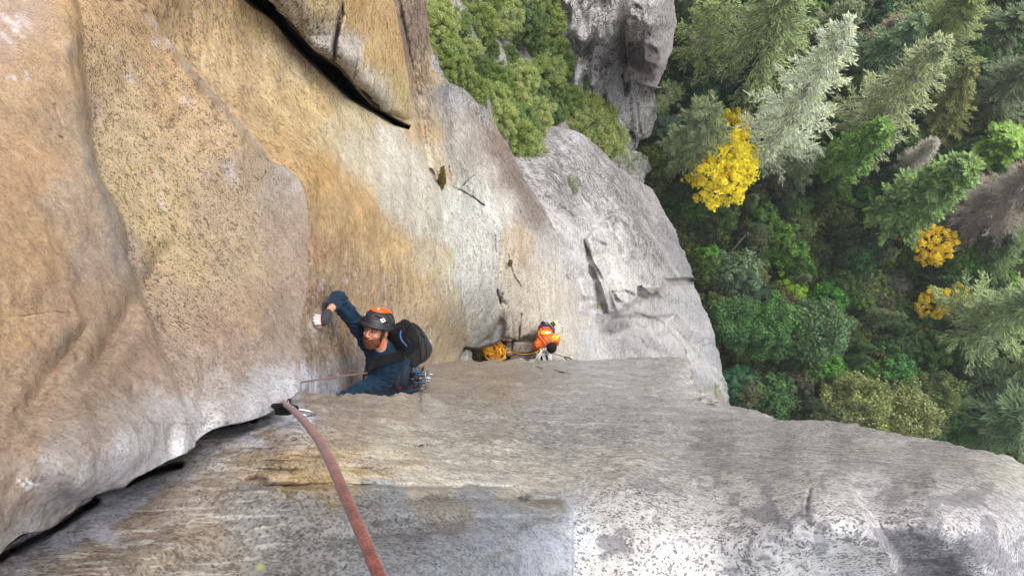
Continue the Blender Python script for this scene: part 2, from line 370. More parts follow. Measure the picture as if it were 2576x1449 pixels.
# ---- sheet A3: tan back wall and the pale slab to its right
W_R = [(-60, 1052), (0, 1068), (60, 1076), (104, 1081), (130, 1090), (164, 1084), (180, 1095), (201, 1116), (225, 1140), (246, 1168), (257, 1181), (268, 1183), (285, 1205), (309, 1243), (330, 1256), (346, 1265), (384, 1287), (425, 1310), (447, 1317), (500, 1355),
       (560, 1388), (606, 1411), (660, 1432), (712, 1453), (798, 1492), (860, 1515), (900, 1530), (1010, 1560)]
hW = TPS([(350, -60, 3.9), (450, 0, 4.3), (420, 120, 4.2), (560, 250, 4.6), (640, 100, 5.6), (700, 350, 5.0), (790, 450, 5.0), (780, 600, 4.8), (750, 700, 4.6), (770, 900, 4.5), (740, 990, 4.2), (640, 980, 3.6), (800, 805, 5.04), (848, 752, 5.42), (860, 690, 5.5), (850, 850, 5.4), (800, 960, 4.7), (900, 960, 5.9),
          (900, 600, 6.0), (850, 200, 7.4), (900, 400, 6.9), (980, 800, 7.2), (1000, 600, 7.6), (1100, 780, 8.8), (1080, 880, 8.9), (1100, 600, 9.3), (1000, 420, 8.2), (1050, 100, 10.5), (1040, 320, 9.6), (1150, 400, 11.5), (1060, -60, 10.5), (1250, 330, 15.5), (1180, 260, 13.6),
          (1150, 600, 10.4), (1200, 870, 13.4), (1140, 880, 11.6), (1250, 600, 12.4), (1300, 450, 15.8), (1400, 606, 17), (1350, 750, 15), (1280, 830, 14.2), (1460, 800, 19), (1420, 900, 17), (1350, 850, 15.2), (1530, 900, 22), (1300, 960, 16), (1200, 1000, 14)])
roof = [(560, -60), (620, -10), (680, 32), (735, 90), (790, 150), (846, 205), (880, 250), (925, 285), (960, 308), (1000, 322), (1028, 324)]
slot = [(560, -60), (614, 0), (689, 56), (763, 141), (840, 216), (878, 253), (937, 283), (990, 318), (1028, 328), (1032, 318), (985, 292), (930, 262), (880, 205), (850, 170), (790, 130), (730, 70), (690, 10), (640, -60)]
def W_h(x, y):
    h = hW(x, y)
    d = sdpoly(x, y, slot); h = h*(1+0.45*smooth(2, -15, d))
    d = seg_dist(x, y, [(1083, 428), (1092, 440), (1098, 455), (1106, 462)]); h = h*(1+0.012*np.exp(-(d/4)**2))
    for pl, dep, w in [([(1150, 478), (1172, 488), (1190, 496), (1218, 516)], .05, 1.8), ([(1128, 420), (1140, 470), (1160, 480)], .04, 2), ([(1160, 470), (1180, 452), (1195, 440)], .03, 1.6),
                       ([(1278, 640), (1284, 668), (1296, 700), (1310, 720)], .02, 2), ([(1262, 640), (1255, 700), (1252, 740), (1262, 770)], .05, 3), ([(1264, 740), (1258, 752), (1270, 765)], .03, 4),
                       ([(1313, 790), (1306, 830), (1303, 870)], .04, 1.8), ([(1240, 700), (1250, 640), (1243, 560)], .03, 2.5), ([(1385, 565), (1400, 590), (1410, 640)], .02, 2.5), ([(1425, 690), (1440, 720), (1436, 735)], .02, 2)]:
        h = h*(1+dep*.5*crack(x, y, pl, w))
    # dark scoop on the stripe at the right of the flap, ribs running down the face
    h = h*(1+0.02*np.exp(-((x-interp([(0, 1000), (200, 1040), (320, 1062), (450, 1085)], y))/8.)**2)*smooth(470, 400, y))
    # diagonal step above the belay ledge
    d = sdpoly(x, y, [(1188, 878), (1256, 800), (1270, 812), (1262, 905), (1180, 905)]); h = h*(1+0.02*smooth(6, -6, d))
    # the recess in which the belay ledge lies
    d = sdpoly(x, y, [(1168, 876), (1200, 878), (1250, 862), (1268, 850), (1306, 858), (1316, 848), (1352, 846), (1352, 1010), (1120, 1010)]); m_ = smooth(4, -4, d); h = h*(1-m_)+(15.3+0.25*fb2(x, y, 20, None, 3, 88))*m_
    h = h*(1+0.012*fb2(x, y, 30, 140, 3, 63, -0.08))
    d = seg_dist(x, y, [(777, 560), (775, 610), (776, 660)]); h = h*(1+0.01*np.exp(-(d/4)**2))
    return h
cW = CMap([(400, 0, (176, 146, 104)), (480, 80, (190, 162, 120)), (620, 60, (194, 166, 118)), (560, 180, (196, 168, 126)), (620, 280, (178, 150, 108)), (700, 200, (202, 176, 130)), (760, 140, (206, 186, 146)), (780, 280, (204, 178, 126)), (840, 330, (204, 188, 152)), (720, 380, (188, 156, 106)),
           (800, 430, (192, 156, 98)), (900, 530, (196, 162, 110)), (980, 620, (198, 168, 120)), (900, 380, (206, 196, 172)), (900, 280, (206, 190, 152)), (980, 380, (206, 200, 186)), (1000, 480, (204, 198, 184)), (1080, 560, (204, 198, 182)), (1060, 430, (206, 202, 192)), (1100, 660, (200, 186, 158)), (840, 560, (188, 158, 110)), (860, 700, (176, 150, 116)), (960, 720, (186, 158, 120)), (1050, 720, (188, 162, 120)),
           (800, 640, (166, 134, 100)), (790, 740, (160, 134, 108)), (860, 840, (150, 124, 94)), (780, 870, (142, 122, 98)), (770, 960, (190, 190, 202)), (850, 950, (150, 140, 136)), (830, 975, (176, 178, 192)), (1000, 780, (184, 160, 128)), (1100, 780, (188, 166, 130)), (1130, 860, (190, 170, 140)), (1180, 780, (200, 178, 142)),
           (1020, 100, (150, 128, 106)), (1050, 200, (176, 148, 112)), (1065, 330, (198, 172, 132)), (1080, 420, (204, 186, 152)), (1100, 300, (170, 160, 148)), (1090, 180, (206, 184, 150)), (1130, 380, (186, 180, 170)), (1120, 240, (150, 148, 150)), (1160, 260, (186, 186, 188)), (1180, 300, (170, 160, 150)),
           (1150, 500, (214, 216, 208)), (1170, 600, (208, 210, 200)), (1200, 700, (210, 212, 202)), (1180, 780, (206, 206, 194)), (1220, 560, (206, 206, 200)), (1220, 430, (200, 192, 180)), (1240, 380, (140, 118, 100)), (1290, 450, (130, 112, 100)), (1180, 330, (196, 186, 172)), (1340, 540, (158, 150, 144)), (1270, 520, (206, 200, 190)), (1300, 600, (196, 176, 142)),
           (1290, 660, (206, 190, 160)), (1310, 760, (218, 206, 184)), (1290, 820, (216, 204, 180)), (1350, 700, (214, 206, 194)), (1400, 780, (216, 208, 196)), (1440, 860, (216, 208, 198)), (1410, 660, (206, 204, 204)), (1480, 850, (214, 214, 216)), (1370, 620, (200, 196, 192)), (1240, 640, (210, 206, 196)), (1240, 780, (208, 206, 192))], p=5.0)
def W_col(x, y):
    n1 = fb2(x, y, 60, 130, 4, 51, -0.05); n2 = fb2(x, y, 20, 60, 3, 52, -0.1)
    C = cW(x+n1*38+n2*10, y+n2*40)
    zb = interp([(430, 1122), (470, 1128), (600, 1140), (700, 1150), (780, 1166), (870, 1190)], y)+8*n2; zr = interp([(430, 1230), (560, 1262), (700, 1250), (800, 1262), (870, 1250)], y)+26*n1
    C = mixc(C, (212, 214, 206), .85*smooth(-4, 5, x-zb)*smooth(8, -14, x-zr)*smooth(440, 480, y)*smooth(-.7, -.1, n2))
    C = mixc(C, (218, 208, 188), .7*smooth(-6, 14, x-zr)*smooth(1470, 1380, x)*smooth(600, 700, y))
    # vertical streaks (seen on edge, so they run along the face)
    st = fb2(x, y, 7, 70, 4, 53, -0.06)
    C = C*(1+0.16*st*smooth(820, 960, x))[..., None]
    C = C*(1+0.10*fb2(x, y, 70, 60, 3, 54))[..., None]
    C = mixc(C, (150, 126, 92), 0.4*smooth(0.1, 0.5, fb2(x, y, 60, 80, 4, 55))*smooth(900, 700, x))
    C = mixc(C, (206, 206, 212), smooth(0.28, 0.5, fb2(x, y, 5, 34, 3, 56, -0.05))*0.5*smooth(820, 900, y+0.2*x))
    C = mixc(C, (214, 200, 186), smooth(0.3, 0.5, fb2(x, y, 5, 24, 3, 57, -0.05))*0.45*blob(x, y, 860, 720, 120, 170, 0, .8))
    # brown-black lichen stripe beside the flap
    xc = interp([(-60, 1020), (100, 1044), (200, 1056), (300, 1066), (420, 1085)], y); sw = interp([(-60, 46), (200, 36), (330, 20), (430, 6)], y)
    ls = np.exp(-((x-xc)/sw)**4)*smooth(440, 320, y)
    s2 = np.exp(-((x-interp([(160, 1125), (300, 1125), (450, 1160), (560, 1220)], y))/22.)**2)*smooth(150, 220, y)*smooth(620, 420, y)
    br = np.exp(-((x-interp([(250, 1200), (330, 1236), (450, 1300), (600, 1372)], y))/30.)**2)*smooth(240, 300, y)*smooth(640, 520, y)
    C = mixc(C, (128, 104, 88), br*smooth(-.5, .1, fb2(x, y, 14, 60, 4, 58, -0.5))*0.85)
    C = mixc(C, (176, 146, 106), blob(x, y, 1305, 645, 36, 60, -10, .8)*smooth(-.3, .3, n2)*0.7)
    C = mixc(C, (206, 216, 130), smooth(0.22, 0.4, fb2(x, y, 12, 26, 3, 59))*0.45*(blob(x, y, 1105, 280, 14, 60, -8, .7)+blob(x, y, 1140, 660, 10, 160, 0, .7)+blob(x, y, 1220, 620, 16, 60, 0, .7)))
    C = mixc(C, (130, 108, 72), 0.75*np.exp(-(seg_dist(x, y, [(1176, 892), (1212, 866), (1262, 806), (1268, 790)])/9.)**2)*smooth(-.6, 0, n2))
    C = mixc(C, (206, 210, 222), 0.9*smooth(2, -2, sdpoly(x, y, [(1237, 868), (1241, 842), (1252, 820), (1269, 815), (1268, 862), (1250, 870)])))
    C = mixc(C, (206, 210, 224), 0.85*smooth(2, -2, sdpoly(x, y, [(1200, 872), (1224, 852), (1234, 858), (1212, 884), (1186, 904)])))
    C = mixc(C, (86, 70, 54), smooth(3, -10, sdpoly(x, y, slot))*.8)
    C = mixc(C, (230, 226, 222), blob(x, y, 794, 812, 16, 26, 15, .7)*smooth(-.45, 0, fb2(x, y, 8, 14, 3, 60))*.9)
    C = mixc(C, (206, 198, 200), blob(x, y, 812, 840, 30, 30, 0, .8)*smooth(-.1, .4, fb2(x, y, 7, 16, 3, 61))*.6)
    C = mixc(C, (80, 66, 50), .8*np.exp(-(seg_dist(x, y, [(1083, 428), (1092, 440), (1098, 455), (1106, 462)])/4.)**2))
    C = mixc(C, (108, 86, 62), .7*smooth(3, -3, sdpoly(x, y, [(1258, 870), (1264, 848), (1290, 856), (1292, 872)])))
    for pl, w in [([(1150, 478), (1190, 496), (1218, 516)], 1.6), ([(1278, 640), (1284, 668), (1296, 700), (1310, 720)], 1.8), ([(1313, 790), (1306, 830), (1303, 870)], 1.6), ([(1262, 640), (1255, 700), (1252, 740), (1262, 770)], 2.6)]:
        C = mixc(C, (110, 96, 78), 0.5*crack(x, y, pl, w))
    gr = smooth(1120, 1180, x)
    dk = 0.55+0*x-0.25*blob(x, y, 900, 500, 120, 160, 40, .8)+0.15*gr
    li = 0.85*ls*smooth(-.55, -.1, fb2(x, y, 9, 40, 3, 62, -0.06))+0.62*s2+0.5*br+0.30*gr*smooth(-.2, .3, n2)*smooth(1300, 1200, x)+0.5*blob(x, y, 1190, 245, 26, 50, -40, .8)+0.3*np.exp(-(seg_dist(x, y, [(1317, 447), (1411, 606), (1492, 798)])/26.)**2)
    return C, spk(x, dk, 0.15+0.25*gr, li)
ys = np.linspace(-60, 1010, 400); us = np.linspace(0, 1, 330)
xl = interp(A_R, ys)-90; xr = interp(W_R, ys)+jag(ys, 5, 26, 9)*smooth(900, 500, ys); X = xl[:, None]+(xr-xl)[:, None]*us[None]; Y = ys[:, None]+0*X
build_sheet('rock_wall', X, Y, W_h(X, Y), W_col, rock_mid, disp=[(0.03, 0.5, 4, 11), (0.006, 0.06, 3, 12)], edges='RB', skirt=0.4, skirt_px=60)

# ---- flap: the tan flake above the black slot
F_L = [(-60, 590), (-30, 640), (0, 678), (30, 705), (60, 740), (90, 765), (120, 785), (140, 815), (150, 837), (158, 850), (170, 862), (185, 874), (210, 893), (240, 925), (262, 950), (278, 962), (290, 985), (300, 1000), (312, 1013), (319, 1018)]
F_R = [(-60, 985), (0, 988), (60, 1002), (120, 1014), (200, 1027), (250, 1034), (290, 1039), (308, 1036), (319, 1030)]
hF = TPS([(600, -60, 4.5), (680, 0, 5.1), (765, 90, 5.6), (846, 156, 6.1), (925, 240, 7.1), (1000, 300, 8.6), (1025, 318, 9.3), (900, 100, 6.9), (1000, 50, 8.7), (1025, 200, 9.3), (900, -60, 6.7), (985, -60, 8.6)])
def F_h(x, y):
    h = hF(x, y); xl = interp(F_L, y)
    e = (x-xl); w = interp([(-60, 60), (90, 60), (150, 26), (320, 14)], y)
    h = h*(1+0.09*np.exp(-np.clip(e, 0, None)/w))
    d = sdpoly(x, y, [(862, 10), (866, 40), (852, 100), (846, 150), (838, 158), (832, 120), (846, 50)]); h = h*(1+0.05*smooth(3, -5, d)*(0.3+0.7*smooth(860, 835, x)))
    for pl, w in [([(898, 150), (890, 200)], 2.4), ([(818, 25), (808, 62)], 2), ([(975, 40), (972, 130)], 1.5)]: h = h*(1+.008*crack(x, y, pl, w))
    return h*(1+0.008*fb2(x, y, 14, 70, 3, 71, -0.1))
cF = CMap([(700, 10, (160, 148, 128)), (760, 40, (178, 164, 136)), (790, 100, (150, 140, 124)), (830, 130, (164, 156, 144)), (800, 20, (194, 170, 122)), (900, 20, (200, 166, 106)), (960, 60, (206, 170, 112)), (940, 140, (202, 170, 112)), (880, 130, (190, 182, 170)), (900, 200, (196, 188, 172)), (960, 240, (198, 190, 172)),
           (1000, 220, (200, 176, 120)), (1010, 140, (202, 166, 106)), (1020, 290, (202, 182, 130)), (980, 290, (192, 180, 156)), (880, 215, (176, 166, 146)), (940, 270, (176, 162, 136))], p=5)
def F_col(x, y):
    n = fb2(x, y, 26, 60, 4, 72, -0.1); C = cF(x+n*22, y+n*30)
    C = C*(1+.13*fb2(x, y, 6, 50, 4, 73, -0.1))[..., None]
    C = mixc(C, (112, 112, 116), .85*smooth(3, -3, sdpoly(x, y, [(862, 10), (864, 40), (852, 100), (844, 140), (836, 120), (846, 50)])))
    C = mixc(C, (86, 80, 72), .7*np.exp(-(seg_dist(x, y, [(898, 150), (890, 200)])/3.)**2)+.5*np.exp(-(seg_dist(x, y, [(818, 25), (808, 62)])/2.)**2))
    e = x-interp(F_L, y); lo = np.exp(-(e/50.)**2)*smooth(180, 120, y)
    return C, spk(x, .55+.3*lo, .2+.4*lo, .22*lo)
ys = np.linspace(-60, 319, 150); us = np.linspace(0, 1, 130)
xl = interp(F_L, ys)+jag(ys, 6, 14, 13); xr = interp(F_R, ys); X = xl[:, None]+(xr-xl)[:, None]*us[None]; Y = ys[:, None]+0*X
build_sheet('rock_flake', X, Y, F_h(X, Y), F_col, rock_mid, disp=[(0.025, 0.4, 4, 14), (0.006, 0.07, 3, 15)], edges='LRB', skirt=0.16, skirt_px=26)

# ---- sheet B: the grey wall along the bottom
B_T = [(-80, 1340), (0, 1330), (60, 1290), (180, 1225), (300, 1165), (400, 1110), (480, 1062), (560, 1020), (640, 1004), (700, 992), (752, 992), (800, 994), (850, 992), (900, 989), (960, 992), (1020, 991), (1046, 990), (1056, 975), (1062, 940), (1068, 920), (1080, 914), (1140, 909), (1200, 907), (1300, 908), (1400, 905), (1500, 906), (1560, 902), (1640, 898),
       (1700, 897), (1724, 899), (1732, 905), (1738, 918), (1743, 935), (1750, 958), (1764, 984), (1778, 990), (1795, 1000), (1815, 1006), (1832, 1021), (1860, 1024), (1878, 1028), (1905, 1032), (1920, 1042), (1945, 1050), (1975, 1058), (2020, 1056), (2060, 1056), (2120, 1062), (2200, 1080), (2260, 1090), (2350, 1110), (2450, 1128), (2520, 1142), (2548, 1150), (2565, 1164), (2600, 1185), (2680, 1215)]
hB = TPS([(-80, 1520, .70), (0, 1449, .80), (0, 1400, .86), (0, 1330, 1.0), (200, 1210, 1.25), (200, 1280, 1.06), (300, 1449, .90), (400, 1110, 1.55), (400, 1185, 1.25), (400, 1300, 1.05), (490, 1125, 1.36), (560, 1060, 1.62), (640, 1050, 1.60), (700, 1000, 1.95), (700, 1045, 1.58), (760, 1040, 1.62), (700, 1250, 1.16), (700, 1449, 1.04), (752, 992, 2.5), (850, 1050, 1.95), (850, 1150, 1.42), (1000, 1300, 1.25),
          (900, 990, 3.5), (1000, 990, 4.5), (1046, 991, 5.3), (1000, 1050, 2.6), (1000, 1150, 1.65), (1060, 950, 7.0), (1100, 915, 10), (1100, 960, 6.6), (1300, 909, 12.5), (1440, 906, 13), (1250, 1000, 5.6), (1250, 1100, 2.6), (1250, 1220, 1.68), (1440, 1260, 1.62), (1440, 1449, 1.42), (1200, 1449, 1.22),
          (1600, 900, 13), (1750, 905, 12.5), (1755, 990, 9.5), (1600, 1000, 7.4), (1600, 1100, 2.9), (1600, 1200, 1.82), (1800, 1449, 1.48), (1500, 1330, 1.52), (1830, 1022, 9.5), (1950, 1052, 8.5), (2000, 1120, 3.3), (1850, 1120, 3.2), (1800, 1190, 2.15), (1950, 1200, 1.95), (2200, 1150, 2.9), (2100, 1061, 7), (2100, 1200, 1.85), (2100, 1449, 1.5), (2350, 1112, 5.2), (2350, 1200, 2.05), (2350, 1449, 1.56),
          (2548, 1152, 4.0), (2576, 1300, 1.9), (2576, 1449, 1.66), (2680, 1215, 5), (2680, 1520, 1.7)])
blockP = [(560, 1235), (700, 1228), (820, 1225), (950, 1224), (1080, 1226), (1190, 1226), (1290, 1232), (1312, 1246), (1340, 1258), (1405, 1258), (1425, 1266), (1440, 1286), (1442, 1449), (1442, 1560), (300, 1560)]
def B_h(x, y):
    h = hB(x, y)
    n = jag(x, 5, 60, 81)
    d = sdpoly(x+n*0.4, y+n, blockP)
    fade = smooth(480, 760, x)
    dj = d+3*fb2(x, y, 18, None, 3, 84); h = h*(1-0.06*smooth(3, -3, dj)*fade+0.012*np.exp(-((dj-5)/4.)**2)*fade*smooth(1440, 1360, x))
    top = smooth(0, -60, d)*smooth(1360, 1300, y-0*x)*fade
    h = h*(1+0.006*np.exp(-(seg_dist(x, y, [(830, 1262), (950, 1268), (1080, 1252), (1300, 1260), (1405, 1262)])/7.)**2))
    h = h*(1+0.010*np.exp(-(seg_dist(x, y, [(1160, 1300), (1230, 1292), (1330, 1296), (1400, 1306)])/10.)**2)*np.where(y > 1296, 1, .2))
    h = h*(1-0.05*blob(x, y, 1180, 1420, 130, 90, -25, .8)+0.03*blob(x, y, 1010, 1330, 150, 22, -8, .9))
    # hollow with the small horn, and the knob of rock beside the rope
    h = h*(1+0.08*blob(x, y, 1316, 1254, 12, 5, 0, .6)+0.03*blob(x, y, 640, 1212, 26, 14, -10, .7)-0.03*blob(x, y, 300, 1420, 160, 30, -20, .9))
    # rounded rib on the right and the arris beside it
    ar = np.array([(2120, 1195), (2145, 1235), (2170, 1290), (2200, 1345), (2240, 1395), (2262, 1460), (2290, 1560)])
    xa = np.interp(y, ar[:, 1], ar[:, 0]); side = smooth(-4, 26, x-xa)*smooth(1185, 1240, y)
    h = h*(1+0.07*side*np.exp(-np.clip(x-xa, 0, None)/240.))
    for pl, dep, w in [([(2040, 1228), (2032, 1255), (2030, 1290)], .04, 4), ([(1715, 1048), (1760, 1056), (1860, 1058)], .06, 3), ([(1738, 1003), (1760, 1010), (1800, 1012)], .08, 4), ([(1345, 924), (1385, 930), (1410, 940), (1450, 938)], .07, 3),
                       ([(640, 1060), (700, 1048), (760, 1052)], .03, 4), ([(1500, 1245), (1600, 1240), (1700, 1262)], .012, 8), ([(1030, 1340), (1100, 1332)], .02, 4), ([(835, 1450), (870, 1424)], .02, 3), ([(1150, 1102), (1500, 1106), (1760, 1130)], .025, 9)]:
        h = h*(1+dep*.5*crack(x, y, pl, w))
    # long ledges and wrinkles seen edge-on
    wr = fb2(x, y, 150, 12, 4, 82, 0.03)*smooth(1300, 1050, y)
    h = h*(1+0.035*wr)
    h = h*(1+0.010*fb2(x, y, 140, 80, 4, 83)*smooth(1050, 1200, y))
    # the dark mouth of the crack below the bulge
    for pl, w in [([(320, 1216), (360, 1196), (400, 1184), (452, 1170)], 11), ([(536, 1082), (580, 1070), (640, 1062)], 6), ([(30, 1385), (90, 1356), (150, 1325), (200, 1286), (240, 1262)], 15), ([(0, 1405), (30, 1385)], 12)]:
        h = h*(1+0.11*smooth(1.1, .2, seg_dist(x+3*fb2(x, y, 20, None, 3, 86), y+3*fb2(x, y, 20, None, 3, 87), pl)/w))
    return h
cB = CMap([(0, 1449, (146, 140, 136)), (60, 1400, (150, 152, 166)), (150, 1350, (148, 152, 168)), (250, 1290, (170, 174, 190)), (330, 1230, (166, 172, 190)), (420, 1190, (176, 178, 190)), (500, 1130, (186, 184, 184)), (600, 1090, (190, 192, 206)), (700, 1052, (196, 198, 212)), (560, 1120, (176, 164, 146)),
           (100, 1430, (120, 108, 96)), (200, 1400, (128, 110, 92)), (350, 1300, (134, 116, 100)), (500, 1200, (150, 134, 116)), (440, 1240, (142, 124, 108)), (350, 1440, (128, 116, 98)), (500, 1330, (138, 122, 100)), (620, 1280, (132, 128, 122)), (520, 1420, (134, 124, 108)),
           (620, 1150, (162, 140, 110)), (720, 1180, (170, 142, 98)), (820, 1210, (172, 144, 94)), (680, 1100, (158, 138, 120)), (800, 1040, (160, 146, 134)), (900, 1020, (156, 142, 126)), (1000, 1010, (160, 142, 118)), (880, 1080, (166, 148, 130)), (960, 1110, (186, 176, 158)), (900, 1160, (170, 142, 96)), (1000, 1160, (186, 164, 124)), (930, 1140, (196, 186, 160)),
           (1080, 1210, (204, 192, 164)), (860, 1195, (196, 180, 144)), (1180, 1180, (204, 196, 178)), (1300, 1220, (206, 198, 182)), (1100, 940, (158, 136, 108)), (1200, 930, (168, 142, 106)), (1260, 960, (172, 148, 112)), (1330, 950, (190, 182, 170)), (1150, 1000, (164, 148, 128)), (1200, 1050, (178, 172, 162)), (1100, 1060, (186, 180, 168)),
           (1400, 980, (188, 184, 180)), (1500, 930, (184, 182, 178)), (1400, 1060, (172, 168, 164)), (1400, 1110, (156, 152, 148)), (1550, 1060, (170, 166, 164)), (1500, 1160, (200, 192, 180)), (1620, 1140, (166, 160, 154)), (1700, 960, (186, 184, 178)), (1720, 1040, (172, 168, 166)), (1750, 930, (206, 202, 184)), (1850, 1060, (166, 162, 160)), (1800, 1120, (154, 148, 146)),
           (1900, 1160, (164, 158, 156)), (2000, 1100, (170, 168, 162)), (2100, 1150, (152, 148, 146)), (2200, 1120, (172, 170, 160)), (2300, 1180, (158, 156, 156)), (2400, 1160, (174, 172, 164)), (2540, 1190, (200, 198, 178)), (1640, 1220, (150, 150, 154)), (1600, 1300, (218, 216, 214)), (1500, 1400, (220, 218, 216)), (1700, 1400, (222, 220, 220)), (1800, 1260, (212, 210, 210)), (1900, 1330, (206, 206, 208)),
           (2050, 1250, (222, 220, 220)), (2100, 1400, (222, 222, 224)), (2000, 1300, (196, 196, 200)), (2200, 1250, (196, 196, 200)), (2300, 1300, (192, 192, 196)), (2330, 1420, (158, 156, 164)), (2450, 1300, (190, 190, 196)), (2500, 1420, (164, 164, 174)), (2550, 1280, (190, 192, 198)), (1340, 1460, (168, 178, 196)),
           (750, 1300, (134, 130, 124)), (900, 1270, (138, 138, 138)), (1000, 1245, (150, 156, 164)), (1200, 1238, (158, 164, 172)), (1380, 1275, (150, 148, 142)), (1100, 1280, (140, 134, 124)), (900, 1360, (128, 128, 130)), (1050, 1340, (124, 126, 132)), (1250, 1320, (158, 166, 180)), (1350, 1340, (166, 174, 188)), (1250, 1400, (150, 158, 174)), (1150, 1420, (140, 146, 158)), (1425, 1300, (186, 192, 202)), (1428, 1360, (190, 196, 206)), (1426, 1440, (186, 190, 200)), (1380, 1400, (172, 180, 194)), (950, 1440, (142, 146, 154)), (750, 1420, (124, 122, 120)), (1420, 1400, (176, 182, 194)),
           (2060, 1180, (190, 188, 186))], p=5.4)
def B_col(x, y):
    n1 = fb2(x, y, 90, 40, 4, 91); n2 = fb2(x, y, 40, 16, 4, 92)
    C = cB(x+n1*60, y+n2*26)
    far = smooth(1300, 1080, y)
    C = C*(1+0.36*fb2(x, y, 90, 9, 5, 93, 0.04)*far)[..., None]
    crm = smooth(-8, 10, y-interp([(700, 1100), (900, 1120), (1100, 1100), (1250, 1112), (1400, 1128), (1550, 1112), (1700, 1150), (1850, 1200), (2000, 1215), (2120, 1190)], x)-22*fb2(x, y, 60, 20, 4, 104))*smooth(860, 1050, x)*smooth(2130, 2090, x)*smooth(1240, 1225, y+.0*x)
    C = mixc(C, (208, 202, 188), .62*crm*smooth(-.5, .0, fb2(x, y, 70, 14, 4, 105)))
    C = mixc(C, (132, 116, 92), 0.45*smooth(0.0, .4, fb2(x, y, 120, 16, 4, 94))*smooth(1380, 1150, x)*smooth(1240, 1180, y))
    C = mixc(C, (204, 196, 180), 0.65*smooth(0.1, .4, fb2(x, y, 110, 14, 4, 95))*smooth(760, 980, x)*smooth(1240, 1220, y)*smooth(1040, 1100, y)*smooth(1800, 1500, x))
    C = mixc(C, (206, 204, 198), 0.6*smooth(0.15, .45, fb2(x, y, 120, 11, 4, 96, 0.05))*smooth(1250, 1400, x)*far)
    # grey lichen sheets on the white granite
    white = smooth(1440, 1446, x)*smooth(1150, 1250, y)
    g1 = np.maximum.reduce([blob(x, y, 1560, 1355, 90, 50, 25, .6), blob(x, y, 1650, 1222, 90, 13, 6, .5), blob(x, y, 1960, 1300, 120, 40, 12, .7), blob(x, y, 2330, 1400, 120, 120, 0, .7), blob(x, y, 2500, 1420, 90, 110, 0, .8), blob(x, y, 2440, 1250, 60, 30, 0, .8), blob(x, y, 2250, 1350, 60, 60, 0, .8), blob(x, y, 2050, 1380, 60, 40, 0, .8)*.8, blob(x, y, 1840, 1180, 200, 26, 3, .7), blob(x, y, 1800, 1350, 60, 30, 0, .8)*.5])
    rs_ = smooth(-10, 20, x-np.interp(y, [1195, 1235, 1290, 1345, 1395, 1460], [2110, 2145, 2170, 2200, 2240, 2262]))
    gm = smooth(.30, .48, g1*.55+1.2*fb2(x, y, 46, 34, 6, 97)-0.05+.12*rs_)*smooth(1150, 1210, y)*smooth(1440, 1446, x)
    C = mixc(C, (146, 146, 152), gm*.85)
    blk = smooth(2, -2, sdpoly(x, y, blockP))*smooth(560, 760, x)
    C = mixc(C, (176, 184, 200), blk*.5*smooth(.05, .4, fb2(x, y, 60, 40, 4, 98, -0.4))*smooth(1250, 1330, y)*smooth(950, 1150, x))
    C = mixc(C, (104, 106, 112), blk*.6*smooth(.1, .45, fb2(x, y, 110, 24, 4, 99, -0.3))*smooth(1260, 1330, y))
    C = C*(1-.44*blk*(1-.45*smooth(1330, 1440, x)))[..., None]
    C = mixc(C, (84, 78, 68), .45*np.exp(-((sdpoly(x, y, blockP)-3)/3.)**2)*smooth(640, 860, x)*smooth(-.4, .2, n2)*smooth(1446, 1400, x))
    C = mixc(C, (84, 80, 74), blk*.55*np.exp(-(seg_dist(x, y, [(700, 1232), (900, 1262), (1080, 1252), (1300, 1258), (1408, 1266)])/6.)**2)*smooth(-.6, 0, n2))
    C = mixc(C, (190, 196, 210), np.exp(-((x-1436+4*n2)/5.)**2)*blk*.7*smooth(1280, 1310, y))
    C = mixc(C, (122, 108, 86), .8*np.exp(-(seg_dist(x, y, [(1320, 1264), (1408, 1264)])/5.)**2))
    # pale chalky smears running towards the crack
    cr = np.exp(-(seg_dist(x, y, [(20, 1420), (200, 1300), (330, 1235), (470, 1178), (560, 1100), (760, 1052)])/42.)**2)
    C = mixc(C, (206, 210, 226), cr*smooth(-.25, .3, fb2(x, y, 90, 12, 4, 100, -0.38))*.75)
    C = mixc(C, (200, 196, 190), .6*smooth(.2, .45, fb2(x, y, 60, 7, 3, 101, -.05))*smooth(760, 650, x))
    C = mixc(C, (190, 196, 80), blob(x, y, 655, 1425, 10, 9, 0, .8)*.6)
    for pl, w in [([(320, 1216), (360, 1196), (400, 1184), (452, 1170)], 12), ([(536, 1082), (580, 1070), (640, 1062)], 6), ([(0, 1405), (30, 1385), (90, 1356), (150, 1325), (200, 1286), (240, 1262)], 13)]:
        C = mixc(C, (84, 74, 62), .8*smooth(1.2, .4, seg_dist(x, y, pl)/w))
    for pl, w in [([(1715, 1048), (1760, 1056), (1860, 1058)], 3), ([(1738, 1003), (1760, 1010), (1800, 1012)], 3), ([(1345, 924), (1385, 930), (1410, 940), (1450, 938)], 2.5), ([(2040, 1228), (2032, 1255), (2030, 1290)], 3), ([(1316, 1254), (1322, 1254)], 6), ([(790, 1192), (800, 1196)], 6)]:
        C = mixc(C, (66, 62, 58), .75*crack(x, y, pl, w))
    dk = 0.36+0.30*white*(1-gm)+0.15*far-0.12*blk
    li = 0.10+0.62*far*smooth(900, 1300, x)+0.22*smooth(1900, 2200, x)*smooth(-.1, .3, fb2(x, y, 70, 50, 4, 102))+0.25*blob(x, y, 2330, 1390, 90, 90, 0, .8)
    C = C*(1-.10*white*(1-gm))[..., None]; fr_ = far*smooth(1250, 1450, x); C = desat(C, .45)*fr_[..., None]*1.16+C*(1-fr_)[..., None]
    C = C*(1+.50*fb2(x, y, 18, 3.4, 3, 103, .03)*far)[..., None]
